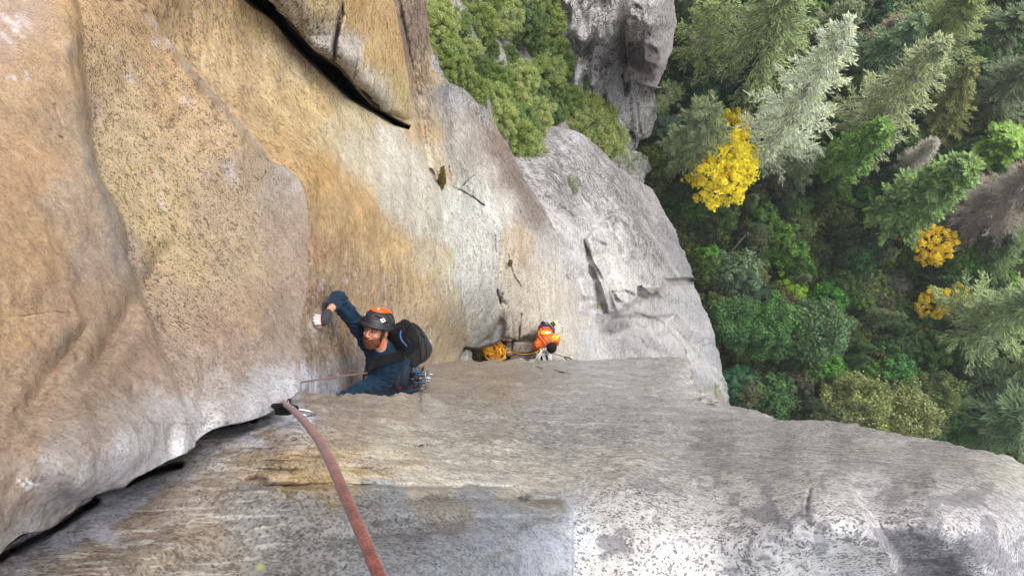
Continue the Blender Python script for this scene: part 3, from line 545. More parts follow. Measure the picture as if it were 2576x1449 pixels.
    C = mixc(C, (140, 112, 80), .62*blob(x, y, 1210, 948, 190, 50, 4, .8)*smooth(-.4, .1, fb2(x, y, 50, 9, 4, 106)))
    return C, spk(x, np.clip(dk+.15, 0, 1), 0.25+0.75*white*(1-gm)+0.45*far*smooth(800, 1100, x), li*(1-blk*.7))
xs = np.concatenate([np.linspace(-80, 1040, 330), np.linspace(1043, 1085, 26), np.linspace(1088, 1728, 190), np.linspace(1731, 1850, 70), np.linspace(1853, 2680, 230)]); vs = np.linspace(0, 1, 210)**1.25
yt = interp(B_T, xs)+jag(xs, 5, 22, 17)*smooth(1080, 1120, xs)+jag(xs, 1.6, 12, 18); X = xs[None]+0*vs[:, None]; 
ysm = np.convolve(np.pad(yt, 30, mode='edge'), np.ones(61)/61, 'valid')
Y = ysm[None]+(1520-ysm)[None]*vs[:, None]+(yt-ysm)[None]*np.exp(-vs[:, None]/0.10)
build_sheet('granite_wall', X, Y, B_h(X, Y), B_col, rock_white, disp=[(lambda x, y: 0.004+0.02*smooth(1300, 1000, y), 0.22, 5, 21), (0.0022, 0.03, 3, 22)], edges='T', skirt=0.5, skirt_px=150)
# ---------------------------------------------------------------- lower slab beyond the belay ledge
S_R = [(322, 1400), (330, 1440), (338, 1462), (352, 1482), (375, 1506), (395, 1524), (415, 1545), (430, 1562), (445, 1590), (460, 1618), (480, 1640), (550, 1680), (600, 1706), (640, 1724), (690, 1743), (702, 1752), (712, 1746), (760, 1766), (830, 1790), (880, 1806), (920, 1816), (980, 1830), (1040, 1838), (1100, 1850), (1160, 1866)]
S_L = [(322, 1330), (345, 1300), (400, 1250), (447, 1260), (560, 1330), (712, 1400), (800, 1440), (900, 1480), (1160, 1560)]
hS = TPS([(1330, 330, 27), (1440, 330, 27), (1400, 420, 22), (1520, 395, 29), (1640, 480, 37), (1550, 500, 26.5), (1330, 480, 18.2), (1430, 600, 19.5), (1420, 500, 21), (1500, 620, 22.5), (1600, 620, 27), (1680, 550, 37), (1724, 640, 42), (1660, 640, 32), (1640, 700, 29),
          (1746, 712, 43), (1480, 720, 20.5), (1520, 800, 22), (1600, 780, 26), (1700, 780, 36), (1790, 830, 46), (1560, 900, 25), (1650, 880, 31), (1740, 900, 40), (1830, 980, 48), (1600, 1000, 28), (1750, 1000, 42), (1838, 1060, 49), (1866, 1160, 50), (1600, 1160, 30)])
def S_h(x, y):
    h = hS(x, y)
    # big white block standing proud of the face; its right face drops to the grey outer slab
    d = sdpoly(x, y, [(1470, 600), (1560, 520), (1660, 600), (1672, 710), (1665, 745), (1630, 740), (1600, 760), (1560, 790), (1530, 790), (1500, 700)])
    h = h*(1-0.045*smooth(8, -10, d+5*fb2(x, y, 30, None, 3, 300)))
    arx = interp([(480, 1600), (560, 1650), (640, 1668), (712, 1674), (760, 1680)], y); h = h*(1+0.05*smooth(-3, 22, x-arx)*smooth(470, 560, y)*smooth(760, 700, y))
    d = sdpoly(x, y, [(1672, 702), (1745, 700), (1752, 712), (1680, 722)]); h = h*(1+0.07*smooth(2, -3, d))
    d = sdpoly(x, y, [(1612, 720), (1662, 724), (1660, 742), (1632, 742)]); h = h*(1-0.05*smooth(3, -3, d))
    d = sdpoly(x, y, [(1518, 838), (1540, 800), (1600, 795), (1650, 800), (1690, 792), (1660, 830), (1600, 830), (1566, 842), (1530, 850)]); h = h*(1+0.025*smooth(6, -6, d))
    for pl, w in [([(1375, 495), (1400, 500), (1410, 520), (1440, 545)], 4), ([(1466, 590), (1475, 600), (1500, 606), (1530, 618)], 4), ([(1470, 600), (1490, 660), (1530, 720), (1560, 760)], 3), ([(1535, 738), (1575, 732), (1600, 742)], 3), ([(1537, 742), (1543, 770), (1550, 786)], 5),
                  ([(1600, 790), (1660, 806), (1700, 850), (1730, 890)], 4), ([(1612, 742), (1640, 760), (1650, 780)], 6), ([(1392, 590), (1405, 620), (1412, 640)], 3), ([(1428, 680), (1440, 720), (1470, 760)], 3), ([(1730, 870), (1780, 856)], 5), ([(1640, 640), (1672, 700)], 3), ([(1648, 600), (1650, 640)], 4)]:
        h = h*(1+.010*crack(x, y, pl, w))
    rg = np.abs(fb2(x, y, 230, 95, 3, 351, 0.95)); rg2 = np.abs(fb2(x, y, 90, 60, 2, 352, 0.6))
    return h*(1+0.008*fb2(x, y, 50, 90, 4, 301, -0.5))*(1-.10*np.clip(rg, 0, .35)-.035*np.clip(rg2, 0, .3))
cS = CMap([(1400, 360, (150, 146, 148)), (1350, 400, (148, 144, 146)), (1440, 360, (176, 174, 176)), (1400, 440, (132, 128, 130)), (1480, 420, (138, 132, 134)), (1560, 470, (146, 140, 144)), (1620, 520, (150, 146, 148)), (1450, 520, (190, 188, 188)), (1380, 520, (196, 194, 192)), (1530, 540, (206, 204, 200)),
           (1600, 600, (150, 144, 146)), (1650, 620, (144, 138, 142)), (1690, 600, (150, 150, 158)), (1720, 660, (140, 140, 148)), (1480, 600, (208, 206, 202)), (1540, 620, (212, 208, 202)), (1590, 680, (216, 212, 208)), (1640, 690, (200, 196, 194)), (1430, 620, (186, 184, 186)), (1450, 700, (196, 194, 196)), (1500, 740, (206, 202, 200)),
           (1560, 720, (218, 214, 208)), (1600, 770, (212, 208, 204)), (1660, 760, (192, 190, 190)), (1710, 760, (176, 176, 178)), (1750, 760, (164, 164, 168)), (1540, 820, (160, 158, 158)), (1500, 860, (204, 200, 196)), (1560, 880, (176, 174, 176)), (1640, 860, (184, 182, 184)), (1700, 840, (196, 194, 194)), (1740, 880, (178, 178, 182)),
           (1790, 900, (168, 168, 176)), (1780, 960, (168, 168, 174)), (1820, 1010, (150, 150, 152)), (1790, 1000, (160, 160, 150)), (1700, 880, (186, 184, 186)), (1460, 800, (204, 202, 204)), (1450, 440, (130, 126, 130))], p=5.0)
def S_col(x, y):
    n = fb2(x, y, 60, None, 4, 311); C = cS(x+n*34, y+fb2(x, y, 60, None, 4, 312)*34)
    st = fb2(x, y, 8, 120, 4, 313, -0.62); C = C*(1+.16*st)[..., None]
    C = mixc(C, (214, 212, 208), .55*smooth(.1, .45, fb2(x, y, 18, 90, 4, 314, -0.7)))
    C = mixc(C, (118, 112, 114), .6*smooth(.1, .4, fb2(x, y, 26, 120, 5, 315, -0.75))*smooth(700, 560, y))
    C = mixc(C, (128, 122, 100), .8*smooth(2, -2, sdpoly(x, y, [(1612, 720), (1662, 724), (1660, 742), (1632, 742)])))
    C = mixc(C, (122, 120, 122), .7*smooth(4, -4, sdpoly(x, y, [(1522, 836), (1545, 810), (1580, 806), (1590, 822), (1550, 840)])))
    C = mixc(C, (138, 150, 96), .7*blob(x, y, 1508, 770, 12, 6, 0, .9)+.5*blob(x, y, 1735, 712, 8, 14, 0, .8)+.6*blob(x, y, 1790, 980, 24, 24, 0, .9)*smooth(-.2, .2, st))
    for pl, w in [([(1375, 495), (1400, 500), (1410, 520), (1440, 545)], 4), ([(1466, 590), (1475, 600), (1500, 606), (1530, 618)], 3.5), ([(1470, 600), (1490, 660), (1530, 720), (1560, 760)], 2.5), ([(1535, 738), (1575, 732), (1600, 742)], 3), ([(1537, 742), (1543, 770), (1550, 786)], 4), ([(1600, 790), (1660, 806), (1700, 850), (1730, 890)], 3), ([(1612, 742), (1640, 760), (1650, 780)], 4)]:
        C = mixc(C, (84, 76, 66), .85*crack(x, y, pl, w))
    dkz = blob(x, y, 1430, 430, 150, 90, 20, .9)+blob(x, y, 1620, 590, 60, 150, -30, .8)
    C = mixc(C, (112, 106, 110), .55*np.clip(dkz, 0, 1)*smooth(-.5, .3, st))
    return C, spk(x, .5+.3*dkz, .45+.3*dkz, .10+.5*np.clip(dkz, 0, 1)*smooth(-.3, .2, st))
ys = np.linspace(322, 1160, 300); us = np.linspace(0, 1, 200); xl = interp(S_L, ys); xr = interp(S_R, ys)+jag(ys, 7, 24, 33)*smooth(322, 360, ys); X = xl[:, None]+(xr-xl)[:, None]*us; Y = ys[:, None]+0*X
build_sheet('cliff_slab', X, Y, S_h(X, Y), S_col, rock_far, disp=[(0.14, 2.2, 5, 34), (0.03, 0.35, 3, 35)], edges='RT', skirt=0.35, skirt_px=40)

# ---- pillar cliff at the top and the hanging block on it
P_R = [(-70, 1688), (0, 1680), (60, 1676), (150, 1672), (222, 1652), (232, 1640), (260, 1648), (300, 1652), (328, 1646), (345, 1630), (352, 1610), (378, 1600), (400, 1632), (420, 1640), (450, 1625), (470, 1612)]
P_L = [(-70, 1400), (100, 1385), (200, 1380), (300, 1420), (400, 1480), (470, 1520)]
hP = TPS([(1400, -60, 31), (1550, -60, 31), (1680, -60, 38), (1420, 100, 31), (1500, 100, 29), (1600, 100, 34), (1676, 100, 42), (1440, 250, 31), (1550, 250, 32.5), (1648, 300, 42), (1500, 380, 34), (1600, 380, 41), (1560, 470, 38), (1640, 440, 44)])
def P_h(x, y):
    h = hP(x, y)
    for xs, w, dep in [([(-60, 1440), (100, 1480), (250, 1478), (330, 1470)], 12, .045), ([(-60, 1585), (60, 1575), (200, 1560), (300, 1585)], 14, .07), ([(-60, 1430), (60, 1425), (160, 1428)], 10, .03)]:
        xx = interp(xs, y)+4*fb2(x, y, 40, None, 3, 321); dep = dep*.5; h = h*(1+dep*np.exp(-((x-xx)/w)**2)); h = h*(1+.02*smooth(-10, 30, x-xx))
    h = h*(1-.04*np.exp(-((x-1530)/34.)**2)*smooth(160, 100, y))
    st = np.floor((y+0.4*x+14*fb2(x, y, 40, None, 3, 322))/46.); h = h*(1+.012*(np.sin(st*12.9)*1.0)*smooth(1560, 1600, x)*smooth(200, 260, y))
    for pl, w in [([(1500, 175), (1540, 155), (1556, 140)], 4), ([(1470, 330), (1500, 350), (1540, 345)], 4), ([(1600, 260), (1612, 330), (1620, 350)], 4), ([(1560, 300), (1600, 352)], 4), ([(1540, 380), (1600, 378)], 4), ([(1575, 230), (1560, 180)], 4)]: h = h*(1+.012*crack(x, y, pl, w))
    rg = np.abs(fb2(x, y, 60, 150, 3, 353, 0.15))
    return h*(1+.012*fb2(x, y, 26, 80, 4, 323))*(1-.12*np.clip(rg, 0, .35))
cP = CMap([(1420, 0, (166, 162, 158)), (1440, 100, (160, 156, 152)), (1460, 30, (112, 106, 104)), (1500, 20, (206, 202, 194)), (1490, 80, (200, 196, 190)), (1540, 60, (184, 180, 174)), (1560, 20, (206, 202, 196)), (1480, 150, (146, 140, 140)), (1530, 150, (140, 134, 134)), (1440, 180, (170, 166, 166)), (1480, 210, (168, 164, 164)), (1540, 220, (150, 146, 146)),
           (1590, 220, (132, 126, 124)), (1470, 300, (156, 152, 154)), (1540, 290, (166, 162, 160)), (1600, 290, (140, 134, 130)), (1640, 280, (170, 168, 160)), (1520, 350, (146, 142, 140)), (1590, 340, (140, 136, 134)), (1560, 380, (140, 136, 136)), (1600, 400, (166, 164, 164)), (1630, 420, (160, 160, 160))])
def P_col(x, y):
    n = fb2(x, y, 30, 50, 4, 331); C = cP(x+n*18, y+n*24); C = C*(1.16+.3*fb2(x, y, 8, 60, 4, 332))[..., None]
    C = mixc(C, (214, 210, 204), .8*blob(x, y, 1497, 50, 24, 70, 0, .6)*smooth(-.4, .1, n))
    return C, spk(x, .9, .8, .75*smooth(-.25, .2, fb2(x, y, 30, 60, 3, 333)))
ys = np.linspace(-70, 470, 220); us = np.linspace(0, 1, 130); xl = interp(P_L, ys); xr = interp(P_R, ys)+jag(ys, 9, 22, 36); X = xl[:, None]+(xr-xl)[:, None]*us; Y = ys[:, None]+0*X
build_sheet('cliff_pillar', X, Y, P_h(X, Y), P_col, rock_far, disp=[(0.30, 2.0, 5, 37), (0.05, .35, 3, 38)], edges='RL', skirt=0.3, skirt_px=30)
K_L = [(-70, 1606), (0, 1592), (40, 1582), (60, 1576), (110, 1574), (150, 1577), (180, 1582), (200, 1592), (207, 1600), (216, 1625), (222, 1648)]
K_R = [(-70, 1690), (0, 1696), (30, 1700), (60, 1700), (90, 1697), (130, 1688), (160, 1676), (190, 1664), (210, 1658), (216, 1655), (222, 1651)]
hK = TPS([(1600, -60, 26), (1690, -60, 30), (1576, 110, 28), (1640, 60, 26), (1640, 160, 27.2), (1698, 80, 31), (1600, 200, 29), (1652, 215, 29.5)])
def K_h(x, y):
    h = hK(x, y); h = h*(1+.010*smooth(2, -8, sdpoly(x, y, [(1578, 100), (1612, 106), (1655, 122), (1662, 150), (1640, 214), (1600, 200), (1576, 150)])))
    e = interp(K_R, y)-x; return h*(1+.05*np.exp(-e/16.))*(1+.02*fb2(x, y, 20, None, 3, 341))
def K_col(x, y):
    C = np.zeros(x.shape+(3,))+lin((138, 132, 128)); n = fb2(x, y, 14, 30, 4, 342)
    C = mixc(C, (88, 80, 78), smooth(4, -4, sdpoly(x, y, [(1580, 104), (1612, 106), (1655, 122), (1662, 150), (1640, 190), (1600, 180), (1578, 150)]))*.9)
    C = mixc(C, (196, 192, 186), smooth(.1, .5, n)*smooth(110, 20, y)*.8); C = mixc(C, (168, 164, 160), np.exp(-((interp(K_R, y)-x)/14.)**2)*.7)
    return C, spk(x, .7*smooth(130, 90, y)+.2, .5*smooth(130, 90, y), .5*smooth(130, 80, y)*smooth(-.3, .1, n))
ys = np.linspace(-70, 222, 110); us = np.linspace(0, 1, 60); xl = interp(K_L, ys)+jag(ys, 4, 30, 43); xr = interp(K_R, ys)+jag(ys, 5, 30, 44); X = xl[:, None]+(xr-xl)[:, None]*us; Y = ys[:, None]+0*X
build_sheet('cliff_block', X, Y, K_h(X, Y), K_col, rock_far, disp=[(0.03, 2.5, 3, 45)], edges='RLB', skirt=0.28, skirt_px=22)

# ---- wooded gully between the wall and the pillar
def soil_mat():
    m, N, L, B = material('soil'); g = N.new('ShaderNodeNewGeometry'); co = g.outputs['Position']
    n0 = noisen(N, L, co, 0.22, 6, 0.65); n1 = noisen(N, L, co, 2.2, 5, 0.75); n2 = noisen(N, L, co, 9, 3, 0.8)
    c = mixn(N, L, ramp(N, L, n0, .42, .56), tuple(lin((70, 62, 44))), tuple(lin((124, 100, 80))))
    c = mixn(N, L, ramp(N, L, n1, .46, .60), c, tuple(lin((60, 56, 42))))
    vo = N.new('ShaderNodeTexVoronoi'); vo.inputs['Scale'].default_value = 7; L.new(co, vo.inputs['Vector']); q = N.new('ShaderNodeSeparateColor'); L.new(vo.outputs['Color'], q.inputs[0])
    c = mixn(N, L, mathn(N, L, 'MULTIPLY', ramp(N, L, q.outputs[0], .70, .78), .75), c, tuple(lin((160, 138, 112))))
    c = mixn(N, L, mathn(N, L, 'MULTIPLY', ramp(N, L, q.outputs[1], .82, .86), .7), c, tuple(lin((140, 134, 128))))
    c = mixn(N, L, mathn(N, L, 'MULTIPLY', ramp(N, L, n2, .58, .66), .8), c, tuple(lin((48, 40, 30))))
    L.new(c, B.inputs['Base Color']); B.inputs['Roughness'].default_value = .95; B.inputs['Specular IOR Level'].default_value = .1
    b = N.new('ShaderNodeBump'); b.inputs['Strength'].default_value = .8; b.inputs['Distance'].default_value = .12; L.new(mathn(N, L, 'ADD', n2, n1), b.inputs['Height']); L.new(b.outputs[0], B.inputs['Normal'])
    return m
soil = soil_mat()
hG = TPS([(950, -120, 22), (1300, -120, 30), (1500, -100, 36), (1080, 0, 20), (1250, 0, 27), (1420, 100, 33), (1120, 200, 18.5), (1200, 260, 19.5), (1300, 200, 26), (1300, 380, 22.5), (1400, 330, 28), (1500, 420, 34), (1450, 250, 31)])
ys = np.linspace(-110, 470, 120); xsg = np.linspace(1000, 1560, 120); X, Y = np.meshgrid(xsg, ys)
def G_col(x, y):
    C = np.zeros(x.shape+(3,))+lin((140, 136, 132)); return C, spk(x, .6, .4, .3)
build_sheet('gully', X, Y, hG(X, Y), G_col, rock_far, disp=[(0.5, 2.5, 4, 52)], edges='B', skirt=.3, skirt_px=30)

# ---- forest floor: a hillside that falls away from the foot of the cliff
def ground_z(x, y):
    x = np.asarray(x, float); y = np.asarray(y, float)
    base = CAMZ-(50.0+0.22*np.clip(x-8, -4, 200)+0.06*np.clip(-y, -60, 40)*0)
    P = np.stack([x/9., y/9., x*0], -1); P2 = np.stack([x/2.2, y/2.2, x*0+5], -1)
    far = np.clip((np.hypot(x, y)-90)/200., 0, 1)
    return base+1.6*fbm(P, 3, 61)+0.22*fbm(P2, 3, 62)-far*30
gx = np.concatenate([np.linspace(-400, -30, 30), np.linspace(-28, 80, 260), np.linspace(85, 900, 50)]); gy = np.concatenate([np.linspace(-700, -45, 40), np.linspace(-42, 60, 250), np.linspace(65, 700, 40)])
GX, GY = np.meshgrid(gx, gy); GZ = ground_z(GX, GY)
tag(mesh_obj('ground', np.stack([GX, GY, GZ], -1).reshape(-1, 3), grid_faces(*GX.shape), soil), kind='structure')
def ground_hit(px, py, H=0.0):
    """ground point whose top, H metres above it, is seen at px, py"""
    d = ray(px, py); h = 52.0
    for _ in range(25):
        p = np.array([0, 0, CAMZ])+d*(h/-d[2]); gz = float(ground_z(p[0], p[1]))+H; h = h*.4+(CAMZ-gz)*.6
    return float(p[0]), float(p[1]), gz-H
# ---------------------------------------------------------------- foliage materials
def leaf_mat(name, trans=0.3, var=0.45, hue=(1.12, 1.04, 0.8), rough=0.6):
    m, N, L, B = material(name)
    oi = N.new('ShaderNodeObjectInfo'); g = N.new('ShaderNodeNewGeometry'); tc = N.new('ShaderNodeTexCoord')
    rnd = g.outputs['Random Per Island']
    c = mixn(N, L, rnd, mixn(N, L, 1.0, oi.outputs['Color'], (1-var,)*3, 'MULTIPLY'), mixn(N, L, 1.0, oi.outputs['Color'], (1+var*1.1,)*3, 'MULTIPLY'))
    nn = noisen(N, L, tc.outputs['Object'], 0.9, 3, 0.6)
    c = mixn(N, L, ramp(N, L, nn, 0.38, 0.62), c, mixn(N, L, 1.0, c, hue, 'MULTIPLY'))
    L.new(c, B.inputs['Base Color']); B.inputs['Roughness'].default_value = rough; B.inputs['Specular IOR Level'].default_value = 0.3
    tr = N.new('ShaderNodeBsdfTranslucent'); L.new(mixn(N, L, 1.0, c, (1.1, 1.15, 0.6), 'MULTIPLY'), tr.inputs['Color'])
    mx = N.new('ShaderNodeMixShader'); mx.inputs[0].default_value = trans; L.new(B.outputs[0], mx.inputs[1]); L.new(tr.outputs[0], mx.inputs[2])
    L.new(mx.outputs[0], N['Material Output'].inputs['Surface']); return m
leafM = leaf_mat('leaves'); needleM = leaf_mat('needles', .12, .5, (1.15, 1.1, .95)); yellowM = leaf_mat('yellow_leaves', .35, .28, (1.0, .95, .7)); mossM = leaf_mat('moss', .1, .5, (1.3, .8, .6))
bark = simple_mat('bark', (74, 60, 48), .9, 0, .8, 30, .2, nscale=8)
palebark = simple_mat('pale_bark', (158, 152, 140), .9, 0, .8, 30, .15, nscale=8)

def quads(c, d, n, w, l):
    """leaf quads: centres c, long axis d, normal n"""
    s = np.cross(d, n); s /= np.linalg.norm(s, axis=1, keepdims=True)+1e-9
    w = np.broadcast_to(w, (len(c),))[:, None]; l = np.broadcast_to(l, (len(c),))[:, None]
    a = c-d*l*.5; b = c+s*w*.5+d*l*.08; e = c+d*l*.5; f = c-s*w*.5+d*l*.08
    V_ = np.stack([a, b, e, f], 1).reshape(-1, 3); return V_, np.arange(len(V_)).reshape(-1, 4)
def unit(v): return v/(np.linalg.norm(v, axis=-1, keepdims=True)+1e-9)
def tubes(paths, sides=5):
    """paths: list of (points, radii)"""
    Vs, Fs, o = [], [], 0
    for P, R in paths:
        P = np.asarray(P, float); R = np.asarray(R, float); n = len(P)
        T = unit(np.gradient(P, axis=0)); ref = np.array([0.31, 0.17, 0.93]) if abs(T[0] @ np.array([.31, .17, .93])) < .9 else np.array([1., 0, 0])
        A = unit(np.cross(T, ref)); Bn = np.cross(T, A); th = np.arange(sides)*2*np.pi/sides
        ring = P[:, None]+R[:, None, None]*(A[:, None]*np.cos(th)[None, :, None]+Bn[:, None]*np.sin(th)[None, :, None])
        Vs.append(ring.reshape(-1, 3)); i = np.arange(n*sides).reshape(n, sides); j = np.roll(i, -1, 1)
        Fs.append(np.stack([i[:-1], j[:-1], j[1:], i[1:]], -1).reshape(-1, 4)+o); o += n*sides
    return np.concatenate(Vs), np.concatenate(Fs)
def proto_holder(name): return name

def conifer_mesh(seed, H, R, nb=110, base=.28, droop=.25, rise=.25, tw=12, sp=5, w=.07, l=.34, top=1.0, shape=.85, bare=False, curl=0):
    r = np.random.RandomState(seed)
    t = base+(1-base)*(np.arange(nb)+r.rand(nb))/nb; z = t*H
    az = np.arange(nb)*2.39996+r.randn(nb)*.4; tt = (t-base)/(1-base)
    Lb = R*np.clip((1-tt)**shape*1.0+.06, 0, 1)*np.clip(.35+tt*5, 0, 1)*(0.5+.62*r.rand(nb)); el = rise*(tt*1.6-.5)+r.randn(nb)*.08
    lean = np.array([r.randn()*.02*H, r.randn()*.02*H]); ax = lambda zz: np.stack([lean[0]*(zz/H)**2, lean[1]*(zz/H)**2, zz], -1)
    D = np.stack([np.cos(az)*np.cos(el), np.sin(az)*np.cos(el), np.sin(el)], -1)
    B0 = ax(z)
    bp = lambda i, s: B0[i]+D[i]*(Lb[i]*s)[..., None]+np.stack([s*0, s*0, -droop*Lb[i]*s**2+curl*Lb[i]*s**4], -1)
    # twigs
    ti = np.repeat(np.arange(nb), tw); s = .12+.88*(np.tile(np.arange(tw), nb)+r.rand(nb*tw))/tw
    P0 = bp(ti, s); side = np.where(r.rand(len(ti)) < .5, -1, 1)
    S_ = np.stack([-np.sin(az[ti]), np.cos(az[ti]), 0*az[ti]], -1)*side[:, None]
    td = unit(D[ti]*(.75+.4*r.rand(len(ti)))[:, None]+S_*(.9-.55*s)[:, None]+np.stack([0*s, 0*s, -.15-.3*droop+.10*r.randn(len(s))], -1))
    tl = (Lb[ti]*.34*(1.08-s)+.20)*(.6+.7*r.rand(len(ti)))
    qi = np.repeat(np.arange(len(ti)), sp); q = (np.tile(np.arange(sp), len(ti))+r.rand(len(ti)*sp))/sp
    C = P0[qi]+td[qi]*(tl[qi]*q)[:, None]+r.randn(len(qi), 3)*.04
    dd = unit(td[qi]+r.randn(len(qi), 3)*.40); nn = unit(np.stack([0*q, 0*q, 1+0*q], -1)+r.randn(len(qi), 3)*.45)
    Vq, Fq = quads(C, dd, nn, w*(.6+.8*r.rand(len(q))), l*(.6+.8*r.rand(len(q))))
    zz = np.linspace(0, H*.98, 14); rad = (.012*H+.05)*(1-zz/H)**.8+.015
    paths = [(ax(zz), rad)]
    for i in range(nb):
        ss = np.linspace(0, .95, 4); paths.append((bp(np.full(4, i), ss), np.linspace(.012+.012*Lb[i], .006, 4)))
    Vt, Ft = tubes(paths[:1], 8); 
    low = []
    for k in range(10):
        a = r.rand()*6.28; z0 = H*base*(.35+.6*r.rand()); ll = .5+.8*r.rand(); c = ax(np.array([z0]))[0]
        low.append(([c, c+np.array([math.cos(a)*ll*.5, math.sin(a)*ll*.5, .05]), c+np.array([math.cos(a)*ll, math.sin(a)*ll, -.1])], [.03, .02, .008]))
    Vb, Fb = tubes(paths[1:]+low, 3)
    return (Vq, Fq), (Vt, Ft), (Vb, Fb)

def broad_mesh(seed, R, Hc, flat=.8, ncl=70, nl=130, leaf=.15, crs=.27, gap=.0, elong=1.35):
    r = np.random.RandomState(seed)
    k = np.arange(ncl); ph = k*2.39996+r.rand()*6; zz = 1-1.55*(k+.5)/ncl; rr = np.sqrt(np.clip(1-zz**2, 0, 1))
    U = np.stack([np.cos(ph)*rr, np.sin(ph)*rr, zz], -1)
    bump = 1+.38*fbm(U*1.4+seed, 3, seed); rad = R*bump*(.62+.36*r.rand(ncl)**.5)
    C = U*rad[:, None]*np.array([1, 1, flat])+r.randn(ncl, 3)*.08*R
    nin = ncl//4; C = np.concatenate([C, r.randn(nin, 3)*R*.33*np.array([1, 1, flat])])
    if gap: C = C[r.rand(len(C)) > gap]
    n = len(C); sz = R*crs*(.6+.8*r.rand(n)); ci = np.repeat(np.arange(n), nl)
    u = unit(r.randn(len(ci), 3)); rad = (r.rand(len(ci))**.45)
    u[:, 2] = np.abs(u[:, 2])*.9-.25
    P = C[ci]+u*(rad*sz[ci])[:, None]*np.array([1, 1, .7]); nn = unit(u+np.array([0, 0, .7])+r.randn(len(ci), 3)*.55); d = unit(np.cross(nn, r.randn(len(ci), 3)))
    P[:, 2] += Hc
    Vq, Fq = quads(P, d, nn, leaf*(.5+.7*r.rand(len(ci))), leaf*elong*(.6+.7*r.rand(len(ci))))
    fork = np.array([0, 0, Hc-R*flat*.75]); fork[2] = max(fork[2], Hc*.35)
    tr = [([[0, 0, 0], [.05, .03, fork[2]*.5], fork, [0, 0, Hc]], [.05*R+.05, .045*R+.04, .035*R+.03, .012*R+.015])]
    br = []
    for i in range(0, n, 2):
        e = C[i]+np.array([0, 0, Hc]); m = fork*.45+e*.55+np.array([0, 0, -.1*R])+r.randn(3)*.05*R
        br.append(([fork, m, e], [.018*R+.01, .01*R+.008, .006]))
    return (Vq, Fq), tubes(tr, 7), tubes(br, 4)

PROTO = {}
def add_proto(key, meshes, fmat, bmat, crown='crown', branches='branches'):
    out = []
    tv = np.concatenate([meshes[1][0], meshes[2][0]]); tf = np.concatenate([meshes[1][1], meshes[2][1]+len(meshes[1][0])])
    for nm, (v, f), mt in ((crown, meshes[0], fmat), ('trunk', (tv, tf), bmat)):
        me = bpy.data.meshes.new(nm); v = v.astype(np.float32); f = f.astype(np.int32)
        me.vertices.add(len(v)); me.vertices.foreach_set('co', v.ravel()); me.loops.add(f.size); me.loops.foreach_set('vertex_index', f.ravel())
        me.polygons.add(len(f)); me.polygons.foreach_set('loop_start', np.arange(0, f.size, 4, dtype=np.int32)); me.update(calc_edges=True)
        me.polygons.foreach_set('use_smooth', np.full(len(f), nm != crown)); me.materials.append(mt); out.append((nm, me))
    PROTO[key] = out
add_proto('fir0', conifer_mesh(1, 20, 3.4, 105, .30, .34, .35, 20, 7, .055, .28), needleM, bark)
add_proto('fir1', conifer_mesh(2, 18, 2.8, 95, .28, .30, .35, 18, 7, .055, .28), needleM, bark)
add_proto('fir2', conifer_mesh(3, 13, 2.2, 110, .22, .20, .3, 15, 7, .06, .28), needleM, bark)
add_proto('lichen', conifer_mesh(4, 20, 2.7, 105, .22, .24, .3, 18, 6, .042, .26, shape=.7), needleM, palebark)
add_proto('cedar', conifer_mesh(5, 15, 1.6, 170, .30, .12, .5, 15, 9, .12, .28, shape=.55), needleM, bark)
add_proto('dead', conifer_mesh(6, 16, 1.15, 170, .25, .35, .0, 14, 3, .028, .36, shape=.6, curl=.5), needleM, palebark)
add_proto('deadbig', conifer_mesh(7, 20, 2.6, 230, .18, .12, .1, 18, 4, .03, .42, shape=.6), needleM, palebark)
add_proto('pine', conifer_mesh(8, 12, 2.1, 60, .35, .1, .3, 9, 14, .05, .42, shape=.4), needleM, bark)
add_proto('snag', conifer_mesh(9, 15, 2.3, 60, .45, -.1, .5, 7, 9, .09, .24, shape=.35, curl=.3), leafM, palebark)
for i, (R, n, nl, lf) in enumerate([(1.0, 46, 100, .11), (1.0, 40, 110, .12), (1.9, 90, 130, .13), (1.9, 84, 140, .14), (3.0, 170, 150, .15), (3.0, 150, 160, .16)]):
    add_proto('oak%d' % i, broad_mesh(20+i, R, R*1.35, .85, n, nl, lf, .30-.03*(i//2)), leafM, bark)
add_proto('maple0', broad_mesh(31, 2.2, 4.2, .7, 150, 44, .20, .17, .28, 1.0), yellowM, bark)
add_proto('maple1', broad_mesh(32, 1.6, 3.4, .7, 90, 36, .20, .18, .28, 1.0), yellowM, bark)
add_proto('gully0', broad_mesh(33, 1.1, 1.6, .8, 110, 170, .058, .20, .10), leafM, palebark)
add_proto('gully1', broad_mesh(34, 1.1, 1.7, .75, 96, 180, .058, .21, .12), leafM, palebark)
add_proto('wisp0', broad_mesh(35, 1.1, 1.2, .55, 34, 90, .05, .26, .25), leafM, palebark)
add_proto('wisp1', broad_mesh(36, 1.1, 1.2, .6, 40, 80, .05, .24, .3), leafM, palebark)
PH = {'fir0': 20, 'fir1': 18, 'fir2': 13, 'lichen': 20, 'cedar': 15, 'dead': 16, 'deadbig': 20, 'pine': 12, 'snag': 15}
PR = {'fir0': 3.4, 'fir1': 2.8, 'fir2': 2.2, 'lichen': 2.7, 'cedar': 1.6, 'dead': 1.15, 'deadbig': 2.6, 'pine': 2.1, 'snag': 2.3, 'oak0': 1, 'oak1': 1, 'oak2': 1.9, 'oak3': 1.9, 'oak4': 3, 'oak5': 3, 'maple0': 2.2, 'maple1': 1.6, 'gully0': 1.1, 'gully1': 1.1, 'wisp0': 1.1, 'wisp1': 1.1}
FOL_K = 1.12
rt = random.Random(5)
